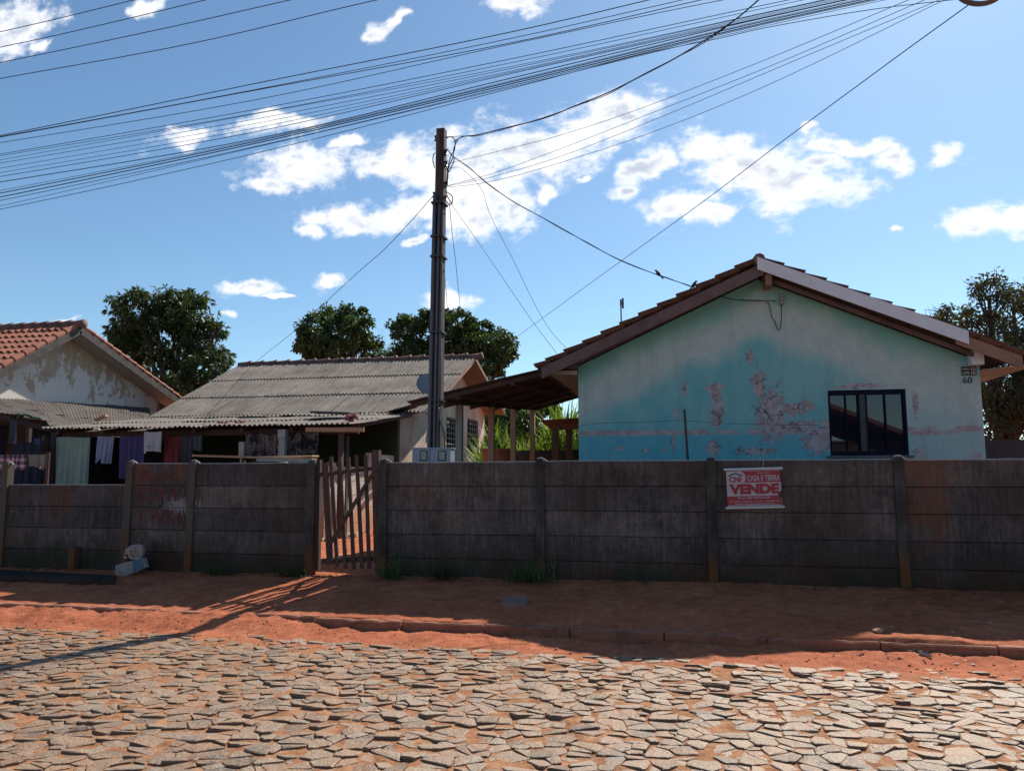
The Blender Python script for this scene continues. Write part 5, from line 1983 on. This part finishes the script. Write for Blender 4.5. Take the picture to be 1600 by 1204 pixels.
def blade(mb, base, dirv, L, w_, droop, n=6):
    d = Vector(dirv).normalized()
    s = d.cross(Vector((0, 0, 1)))
    s = s.normalized() if s.length > 1e-3 else Vector((1, 0, 0))
    o = len(mb.v)
    p = Vector(base)
    for i in range(n + 1):
        t = i / n
        ww_ = w_ * (1 - t) ** 0.7 * min(1, 0.4 + t * 4)
        mb.v += [tuple(p - s * ww_ / 2), tuple(p + s * ww_ / 2)]
        p = p + d * (L / n)
        d = (d + Vector((0, 0, -droop / n))).normalized()
    for i in range(n):
        a = o + i * 2
        mb.f.append((a, a + 1, a + 3, a + 2))
        mb.mi.append(0)


cane_leaf = leaf_mat("cane_leaf", (0.10, 0.145, 0.030), 0.65, 0.40)
b = MB()
for k in range(70):
    an = random.uniform(0, 6.28)
    el = random.uniform(0.3, 1.4)
    blade(b, (pt_.x + random.uniform(-.2, .2), 17.4 + random.uniform(-.2, .2), zt - 0.02), (math.cos(an) * math.cos(el), math.sin(an) * math.cos(el), math.sin(el)), random.uniform(0.4, 0.85), 0.05, random.uniform(0.2, 1.0))
b.build("leaves", cane_leaf, ptr)
b = MB()
for k in range(6500):
    px_ = random.uniform(745, 1000)
    Y = random.uniform(20.0, 24.5)
    p = at(px_, 742, Y=Y)
    tall = 2.25 + 0.5 * fbm(p.x, 0, 0.9, 5) + (0.55 if 860 < px_ < 905 else 0) + (0.35 if px_ > 840 else 0)
    zz = random.uniform(0.9, tall - 0.3)
    an = random.uniform(0, 6.28)
    el = random.uniform(0.7, 1.5)
    blade(b, (p.x, Y, zz), (math.cos(an) * math.cos(el), math.sin(an) * math.cos(el), math.sin(el)), random.uniform(0.5, 1.15), random.uniform(0.035, 0.07), random.uniform(0.2, 1.3), 4)
b.build("cane_grass", cane_leaf, None, kind='stuff', label="tall green cane grass growing behind the low back wall of the carport")
sh_ = thing("shed", "open shed with a sagging brown tiled roof behind the carport", "shed", (at(880, 700, Y=18.6).x, 18.6, 0.37))
b = MB()
c1, c2, c3, c4 = at(845, 659, Y=18.4), at(912, 655, Y=18.4), at(912, 668, Y=19.6), at(862, 668, Y=19.8)
b.prism([c1, c2, c3 + Vector((0.6, 0, -.05)), c4 + Vector((0, 0, -.05))], (0, 0, 0.05))
b.beam(at(868, 668, Y=18.3), at(925, 663, Y=18.3), 0.08, 0.12)
b.build("roof", clay, sh_)
for px_, Y in ((868, 18.2), (889, 18.9)):
    b = MB()
    p = at(px_, 668, Y=Y)
    b.box(p.x - 0.075, p.x + 0.075, Y - 0.06, Y + 0.06, 0.3, p.z)
    b.build("post", simple("brown_shed_post", (0.20, 0.10, 0.07), 0.85, 0.3, 4), sh_)

# dark wall right of the turquoise house
p, q = at(1541, 735, Y=13.5), at(1541, 687, Y=13.5)
b = MB()
b.box(p.x, p.x + 6, 13.5, 13.56, 0.3, q.z)
b.box(p.x - 0.04, p.x + 0.06, 13.4, 13.5, 0.3, at(1541, 680, Y=13.4).z)
o = b.build("side_wall", simple("dark_side_wall", (0.06, 0.055, 0.055), 0.9, 0.4), None)
o['label'] = "dark low wall between the turquoise house corner and the right edge, under the tree"
o['category'] = "wall"

# ================================================================== things on the sidewalk
def grass_clump(px, py, n, L, label, mat, spreadv=0.08):
    c = at(px, py, Y=FY - 0.14)
    zg = gz(c.x, FY - 0.14)
    mb = MB()
    for k in range(n):
        an = random.uniform(0, 6.28)
        el = random.uniform(0.35, 1.45)
        blade(mb, (c.x + random.gauss(0, spreadv), FY - 0.16 + random.uniform(-.05, .05), zg), (math.cos(an) * math.cos(el), -abs(math.sin(an)) * math.cos(el) * 0.8, math.sin(el)),
              L * random.uniform(0.55, 1.15), 0.012, random.uniform(0.6, 1.9), 6)
    o = mb.build("grass_tuft", mat, None)
    o['label'] = label
    o['category'] = "grass tuft"


gl = leaf_mat("tuft_leaf", (0.10, 0.165, 0.085), 0.5, 0.3)
gd = leaf_mat("tuft_leaf_dark", (0.055, 0.09, 0.045), 0.5, 0.3)
grass_clump(614, 893, 150, 0.36, "green grass tuft at the foot of the right wall, next to the gate", gl)
grass_clump(693, 896, 110, 0.32, "dark grass tuft between the gate tuft and the utility cover", gd)
grass_clump(828, 900, 210, 0.38, "wide green grass tuft under the post right of the utility cover", gl, 0.13)
grass_clump(455, 890, 130, 0.16, "low dark green weed against the wall left of the gate", gd, 0.12)
grass_clump(343, 888, 110, 0.15, "low dark weed at the left wall foot, right of the painted words", gd, 0.12)

b = MB()
random.seed(77)
for k in range(520):
    x_ = random.uniform(-9.5, 6.0)
    if -3.35 < x_ < -2.3 or fbm(x_, 0, 1.3, 31) < -0.02:
        continue
    y_ = FY - 0.07 - abs(random.gauss(0, 0.05))
    an = random.uniform(0, 6.28)
    el = random.uniform(0.3, 1.4)
    for q in range(3):
        blade(b, (x_ + random.gauss(0, .015), y_, gz(x_, y_)), (math.cos(an + q), -abs(math.sin(an + q)), math.sin(el) * 1.3), random.uniform(0.03, 0.11), 0.008, random.uniform(0.4, 1.6), 3)
b.build("weeds", gd, None, kind='stuff', label="sparse low weeds along the foot of the slab walls")

b = MB()
for k in range(420):
    x_ = random.uniform(-9, 6)
    y_ = random.choice([random.uniform(7.9, 9.3), random.uniform(8.9, 9.35), random.uniform(6.7, 7.6)])
    z_ = gz(x_, y_) + 0.006
    an = random.uniform(0, 3.14)
    u_ = Vector((math.cos(an), math.sin(an), random.uniform(-.3, .3))) * random.uniform(0.008, 0.022)
    v_ = Vector((-math.sin(an), math.cos(an), random.uniform(-.4, .4))) * random.uniform(0.003, 0.008)
    c = Vector((x_, y_, z_))
    b.add([c - u_, c + v_, c + u_, c - v_], [(0, 1, 2, 3)])
b.build("dry_leaves", simple("dry_leaf", (0.20, 0.13, 0.08), 0.9, 0.6, 30, bump=0), None, kind='stuff', label="small dry leaves and chips scattered on the red earth")

# utility covers
for (px, py, lab) in ((763, 898, "round concrete utility cover close to the wall, between two grass tufts"), (803, 938, "round concrete utility cover set in the red earth midway to the kerb")):
    p = at(px, py, Z=0.3 if py < 910 else 0.235)
    for _ in range(6):
        zg = gz(p.x, p.y)
        p = at(px, py, Z=zg + 0.01)
    b = MB()
    R = 0.155
    tilt = 0.15
    o0 = len(b.v)
    rings = [(R, -0.03), (R, 0.002), (R * 0.97, 0.010), (R * 0.84, 0.010), (R * 0.80, 0.001), (R * 0.3, 0.003), (0.01, 0.003)]
    nn_ = 28
    for (r_, z_) in rings:
        for k in range(nn_):
            an = 6.2832 * k / nn_
            b.v.append((p.x + r_ * math.cos(an), p.y + r_ * math.sin(an), p.z + z_ + tilt * r_ * math.sin(an)))
    for j in range(len(rings) - 1):
        for k in range(nn_):
            a, a2 = j * nn_ + k, j * nn_ + (k + 1) % nn_
            b.f.append((a, a2, a2 + nn_, a + nn_))
    b.mi = [0] * len(b.f)
    o = b.build("utility_cover", simple("cover_concrete", (0.24, 0.14, 0.105), 0.9, 0.4, 14), None)
    o['label'] = lab
    o['category'] = "utility cover"
    o['group'] = "utility covers on the sidewalk"

# slab step lying along the left wall
b = MB()
P = [at(-80, 893, Z=0.31), at(178, 903, Z=0.30), at(182, 893, Z=0.33), at(-80, 880, Z=0.33)]
b.prism([(v.x, v.y, 0.22) for v in P], (0, 0, 0.066))
o = b.build("concrete_slab", simple("damp_concrete", (0.050, 0.040, 0.036), 0.95, 0.4, 2.5, spec=0.05), None)
o['label'] = "flat dark concrete slab lying along the foot of the left wall"
o['category'] = "slab"
b = MB()
p = at(118, 855, Y=FY - 0.06)
b.box(p.x - 0.05, p.x + 0.05, FY - 0.13, FY - 0.03, 0.28, p.z)
b.box(p.x - 0.06, p.x + 0.06, FY - 0.14, FY - 0.02, p.z, p.z + 0.012)
o = b.build("stub_post", post_mat, None)
o['label'] = "short concrete stub standing against the left wall behind the slab"
o['category'] = "stub"

# painted board figure
FYY = FY - 0.30
fg = thing("garden_figure", "broken painted board figure with a smiling face and blue patch against the left wall", "figure", (at(203, 900, Y=FYY).x, FYY, 0.26))
paint_white = simple("chipped_white_paint", (0.27, 0.24, 0.235), 0.8, 0.3, 12, bump=0.2)
face_m = simple("face_paint", (0.28, 0.19, 0.15), 0.8, 0.15, 12)
blue_m = simple("faded_blue_paint", (0.075, 0.13, 0.19), 0.8, 0.25, 8)


def FP(x, y, d=0.0):
    p = at(150 + x / 16, 840 + y / 16, Y=FYY)
    return Vector((p.x, FYY - d, p.z))


b = MB()
b.prism([FP(480, 690), FP(485, 975), FP(640, 965), FP(930, 880), FP(1250, 735), FP(1180, 500), FP(1100, 520), FP(980, 560), FP(740, 600)][::-1], (0, 0.06, 0))
b.build("base", paint_white, fg)
b = MB()
b.prism([FP(925, 590, .008), FP(925, 860, .008), FP(1210, 735, .008), FP(1150, 510, .008)][::-1], (0, 0.0075, 0))
b.build("blue_patch", blue_m, fg)
b = MB()
hp = [(870, 190), (950, 165), (1045, 158), (1130, 185), (1165, 230), (1160, 330), (1140, 430), (1110, 520), (1000, 545), (860, 530), (810, 480), (795, 400), (740, 370), (722, 310), (745, 275), (800, 235)]
b.prism([FP(x_, y_) for x_, y_ in hp][::-1], (0, 0.05, 0))
b.build("head", paint_white, fg)
b = MB()
b.prism([FP(950 + 120 * math.cos(t), 370 + 125 * math.sin(t), 0.007) for t in [i * 6.2832 / 20 for i in range(20)]][::-1], (0, 0.0065, 0))
b.build("face", face_m, fg)
b = MB()
for ex in (888, 992):
    b.prism([FP(ex + 19 * math.cos(t), 333 + 24 * math.sin(t), 0.011) for t in [i * 6.2832 / 10 for i in range(10)]][::-1], (0, 0.0035, 0))
sm = [(892, 420), (905, 438), (930, 452), (955, 445), (972, 432)]
b.tube([FP(x_, y_, 0.012) for x_, y_ in sm], 0.0055, 6)
b.tube([FP(925, 380, 0.012), FP(930, 392, 0.012)], 0.003, 5)
b.build("face_features", simple("dark_brown_paint", (0.05, 0.02, 0.018), 0.7, 0.2), fg)
b = MB()
b.prism([FP(670, 395), FP(740, 370), FP(800, 400), FP(720, 425)][::-1], (0, 0.03, 0))
b.prism([FP(680, 450), FP(740, 455), FP(780, 490), FP(740, 528), FP(690, 495)][::-1], (0, 0.03, 0))
b.build("arm", paint_white, fg)
b = MB()
b.tube([FP(575, 845, 0.008), FP(600, 855, 0.008), FP(640, 840, 0.008)], 0.004, 5)
b.build("mark", simple("mark_brown", (0.05, 0.03, 0.03), 0.7, 0.2), fg)

# stones, litter and dry debris
def stone(px, py, r, mat, name, label, cat, group=None, flat=0.5):
    z = 0.1
    for _ in range(8):
        p = at(px, py, Z=z)
        z = gz(p.x, p.y)
    mb = MB()
    c = Vector((p.x, p.y, z + r * flat * 0.5))
    nlat, nlon = 5, 8
    for j in range(nlat + 1):
        for k in range(nlon):
            th_ = math.pi * j / nlat
            ph = 6.2832 * k / nlon
            q = Vector((math.sin(th_) * math.cos(ph), math.sin(th_) * math.sin(ph), math.cos(th_) * flat))
            q *= r * (1 + 0.35 * mn.noise(q * 1.7 + Vector((px, py, 0))))
            mb.v.append(tuple(c + q))
    for j in range(nlat):
        for k in range(nlon):
            a, a2 = j * nlon + k, j * nlon + (k + 1) % nlon
            mb.f.append((a, a2, a2 + nlon, a + nlon))
    mb.mi = [0] * len(mb.f)
    o = mb.build(name, mat, None)
    o['label'] = label
    o['category'] = cat
    if group:
        o['group'] = group


pale = simple("pale_litter", (0.50, 0.47, 0.42), 0.7, 0.2)
stone(1372, 987, 0.05, simple("orange_stone", (0.36, 0.20, 0.12), 0.9, 0.3), "stone", "orange brown stone on the sunlit kerb edge at the right", "stone")
for (x, y, r) in ((63, 903, .02), (45, 901, .012), (345, 929, .014), (882, 887, .012), (818, 899, .012), (850, 897, .01), (905, 964, .012), (1054, 899, .016), (1268, 915, .016), (1488, 982, .014),
                  (1545, 945, .014), (1520, 1038, .02), (1495, 1036, .016), (1508, 1033, .012), (420, 893, .018), (1392, 944, .012), (913, 898, .02)):
    stone(x, y, r, pale, "litter_scrap", "tiny pale scrap of litter lying on the red earth", "litter", "pale litter scraps on the red earth", 0.3)
rr_ = simple("clod_earth", (0.27, 0.11, 0.06), 0.95, 0.4)
random.seed(21)
b = MB()
for k in range(1400):
    x_ = random.uniform(-9, 6)
    y_ = random.choice([random.uniform(6.6, 7.7), random.uniform(6.9, 7.7), random.uniform(7.9, 9.3)])
    r_ = abs(random.gauss(0, 0.005)) + 0.0025
    z_ = gz(x_, y_)
    c = Vector((x_, y_, z_ + r_ * 0.3))
    b.hexa([c + Vector((sx_, sy_, sz_)) * r_ * random.uniform(.6, 1.2) for sx_, sy_, sz_ in ((-1, -1, -.8), (1, -1, -.8), (1, 1, -.8), (-1, 1, -.8), (-.7, -.7, .6), (.7, -.7, .6), (.7, .7, .6), (-.7, .7, .6))])
b.build("earth_clods", rr_, None, kind='stuff', label="small clods of earth and gravel scattered along the kerb")
b = MB()
for (pts, r) in (([(1414, 1008), (1418, 1012), (1424, 1014)], .012), ([(1426, 1013), (1432, 1012), (1440, 1015)], .014), ([(1436, 1017), (1444, 1018), (1455, 1021)], .015), ([(1449, 1014), (1453, 1010)], .008)):
    P = []
    for (x, y) in pts:
        p = at(x, y + 3, Z=0.045)
        P.append(p)
    b.tube(P, r, 5)
o = b.build("dry_palm_bits", simple("dry_sheath", (0.42, 0.33, 0.27), 0.85, 0.3), None)
o['label'] = "pale dry plant debris heaped on the road edge at the right"
o['category'] = "debris"

# ================================================================== trees
random.seed(5)
bark = simple("tree_bark", (0.09, 0.065, 0.05), 0.95, 0.4, 5, (3, 3, 0.6), bump=0.5)


def tree(label, Y, clumps, nleaf, leaf, mat, trunk_px, px_scale=None, droop=0.5, gaps=0.35, limbs=True, bare=0, seed=1, wl=0.34, rosette=1, depth=0.9, cat="tree"):
    """clumps: (px, py, rx, ry) in photo pixels at distance Y"""
    r = random.Random(seed)
    k = (at(801, 600, Y=Y) - at(800, 600, Y=Y)).length
    cs = []
    for (cx, cy, rx, ry) in clumps:
        yo = Y + r.uniform(-depth, depth) * rx * k
        c = at(cx, cy, Y=yo)
        cs.append((c, rx * k, rx * k * 0.9, ry * k))
    tb = at(trunk_px, 742, Y=Y)
    root = thing("tree", label, cat, (tb.x, Y, 0.2))
    b = MB()
    topc = sum((c for c, *_ in cs), Vector((0, 0, 0))) / len(cs)
    fork = Vector((tb.x, Y, 0.3)).lerp(topc, 0.45)
    fork.x = tb.x * 0.6 + topc.x * 0.4
    b.tube(catmull([Vector((tb.x, Y, 0.1)), Vector((tb.x + 0.05, Y, 0.3)).lerp(fork, 0.5), fork], 5), [0.24 - 0.008 * i for i in range(11)], 8)
    for (c, a1, a2, a3) in cs:
        mid = fork.lerp(c, 0.5) + Vector((r.uniform(-.2, .2), r.uniform(-.2, .2), r.uniform(0, .3)))
        P = catmull([fork, mid, c + Vector((0, 0, a3 * 0.2))], 4)
        b.tube(P, [0.13 * (1 - i / len(P)) + 0.02 for i in range(len(P))], 6)
        for q in range(5):
            e = c + Vector((r.uniform(-1, 1) * a1, r.uniform(-1, 1) * a2, r.uniform(-.3, 1) * a3)) * 0.85
            b.tube([mid.lerp(c, 0.5), (mid.lerp(c, 0.8) + e) / 2, e], [0.035, 0.02, 0.008], 5)
        for q in range(bare):
            e = c + Vector((r.uniform(-1.0, 1.0) * a1, r.uniform(-1, 1) * a2, r.uniform(.5, 1.2) * a3))
            m1 = c.lerp(e, 0.5) + Vector((r.uniform(-.15, .15), 0, r.uniform(-.1, .1)))
            b.tube([c, m1, e], [0.02, 0.012, 0.004], 4)
            for z in range(3):
                s0 = c.lerp(e, r.uniform(.4, .9))
                b.tube([s0, s0 + Vector((r.uniform(-.25, .25), r.uniform(-.2, .2), r.uniform(.05, .3)))], [0.006, 0.002], 3)
    b.build("trunk", bark, root)
    b = MB()
    wts = [a1 * a3 for (_, a1, a2, a3) in cs]
    tot = sum(wts)
    vs, fs = [], []
    for (c, a1, a2, a3), wt in zip(cs, wts):
        nsub = max(6, int(26 * wt / tot * len(cs)))
        subs = []
        for q in range(nsub):
            while True:
                v = Vector((r.gauss(0, 1), r.gauss(0, 1), r.gauss(0, 1)))
                if v.length > 0.1:
                    break
            v = v.normalized() * r.uniform(0.5, 1.06)
            subs.append((c + Vector((v.x * a1, v.y * a2, v.z * a3)), r.uniform(0.16, 0.36) * min(a1, a3)))
        nl = int(nleaf * wt / tot)
        for q in range(nl // rosette):
            sc, sr = r.choice(subs)
            v = Vector((r.gauss(0, 1), r.gauss(0, 1), r.gauss(0, 1))).normalized() * (r.random() ** 0.45)
            p = sc + v * sr * 1.25
            for z in range(rosette):
                out = (v + Vector((r.uniform(-1, 1), r.uniform(-1, 1), r.uniform(-1, 1))) * 0.8)
                out.z -= droop * r.random()
                out.normalize()
                L = leaf * r.uniform(0.65, 1.25)
                s = out.cross(Vector((r.uniform(-1, 1), r.uniform(-1, 1), r.uniform(-.3, 1)))).normalized() * L * wl * 0.5
                up = s.cross(out).normalized() * L * 0.06
                o = len(vs)
                vs += [tuple(p), tuple(p + out * L * 0.5 + s - up), tuple(p + out * L + Vector((0, 0, -L * 0.18))), tuple(p + out * L * 0.5 - s - up)]
                fs += [(o, o + 1, o + 2, o + 3)]
    b.v, b.f, b.mi = vs, fs, [0] * len(fs)
    b.build("crown", mat, root)
    return root


mango_leaf = leaf_mat("mango_leaf", (0.042, 0.066, 0.022), 0.65, 0.28)
tree("dense dark mango tree rising behind the flaking gable at the left", 27.0,
     [(225, 500, 55, 42), (275, 492, 60, 40), (200, 540, 45, 45), (310, 520, 40, 38), (260, 550, 75, 50), (320, 575, 42, 35), (270, 605, 60, 25), (180, 475, 22, 16), (345, 510, 14, 12),
      (240, 465, 50, 18), (290, 467, 40, 18), (340, 555, 20, 22), (190, 520, 30, 30), (175, 560, 22, 26)],
     21000, 0.25, mango_leaf, 262, droop=0.9, seed=3, wl=0.26, rosette=7)
round_leaf = leaf_mat("dark_leaf", (0.046, 0.080, 0.026), 0.65, 0.28)
tree("round dark tree behind the grey roof, left of the umbrella shaped tree", 42.0,
     [(495, 515, 32, 24), (530, 500, 34, 24), (558, 510, 30, 22), (550, 488, 20, 10), (480, 545, 22, 20), (520, 540, 50, 24), (570, 545, 26, 22), (590, 560, 24, 14), (610, 566, 22, 8)],
     19000, 0.22, round_leaf, 525, seed=8, wl=0.5)
tree("wide umbrella shaped tree behind the utility pole", 42.0,
     [(640, 515, 30, 22), (670, 502, 34, 16), (715, 503, 38, 16), (755, 512, 30, 16), (780, 540, 28, 22), (640, 545, 34, 16), (700, 535, 44, 24), (740, 545, 40, 24), (765, 572, 28, 20),
      (620, 560, 22, 10), (800, 555, 12, 12), (690, 490, 30, 8), (660, 560, 40, 14)],
     24000, 0.22, round_leaf, 705, seed=14, wl=0.5)
# palm between the two
pc = at(600, 562, Y=46)
pr = thing("palm_tree", "small pale palm showing between the two dark trees behind the grey roof", "palm tree", (pc.x, 46, 0.2))
b = MB()
b.tube([(pc.x, 46, 0.1), pc], [0.2, 0.12], 8)
b.build("trunk", bark, pr)
b = MB()
for k in range(16):
    an = 6.28 * k / 16 + random.uniform(-.2, .2)
    el = random.uniform(0.5, 1.3)
    d = Vector((math.cos(an) * math.cos(el), math.sin(an) * math.cos(el), math.sin(el)))
    p = Vector(pc)
    for i in range(14):
        p2 = p + d * 0.17
        for s in (-1, 1):
            sd = d.cross(Vector((0, 0, 1))).normalized() * s
            blade(b, p, sd * 0.7 + d * 0.5 + Vector((0, 0, 0.1)), 0.55, 0.04, 1.2, 2)
        d = (d + Vector((0, 0, -0.09))).normalized()
        p = p2
b.build("fronds", leaf_mat("palm_leaf", (0.07, 0.11, 0.06), 0.4, 0.3), pr)
pale_leaf = leaf_mat("pale_green_leaf", (0.07, 0.11, 0.035), 0.6, 0.35)
tree("light green bushy tree behind the carport and planter", 30.0,
     [(775, 655, 30, 22), (815, 650, 30, 22), (745, 660, 20, 25), (850, 640, 20, 16), (790, 685, 45, 22), (850, 682, 40, 20), (760, 690, 25, 20)], 9000, 0.2, pale_leaf, 800, seed=4, wl=0.45)
red_leaf = leaf_mat("thin_brownish_leaf", (0.060, 0.062, 0.030), 0.7, 0.25)
tree("tree with bare upper twigs and thin leaves behind the right end of the turquoise roof", 21.0,
     [(1545, 470, 40, 34), (1500, 500, 40, 22), (1585, 500, 45, 45), (1540, 520, 70, 28), (1465, 505, 22, 14), (1620, 470, 40, 40), (1560, 610, 60, 45), (1590, 660, 60, 40), (1545, 575, 40, 40), (1630, 600, 60, 80),
      (1555, 650, 30, 35)],
     17000, 0.11, red_leaf, 1580, bare=7, seed=19, wl=0.42, cat="tree")
tree("distant low tree behind the shed roof at the right of the carport", 34.0, [(890, 700, 50, 18), (940, 700, 40, 20)], 2500, 0.3, pale_leaf, 905, seed=23, wl=0.5)

# ================================================================== house across the street (mirrored in the turquoise house's window)
oh = thing("house", "dark house across the street, seen only mirrored in the turquoise house window", "house", (2.5, -9.5, 0))
b = MB()
b.box(-2.0, 9.0, -18, -10.0, 0, 3.0)
b.build("wall", simple("opposite_wall", (0.06, 0.04, 0.04), 0.9, 0.2), oh)
b = MB()
b.prism([(-2.8, -9.2, 2.85), (3.8, -9.2, 5.4), (9.8, -9.2, 2.85), (9.8, -9.2, 2.7), (3.8, -9.2, 5.2), (-2.8, -9.2, 2.7)], (0, -9.4, 0))
b.build("roof", clay_old, oh)
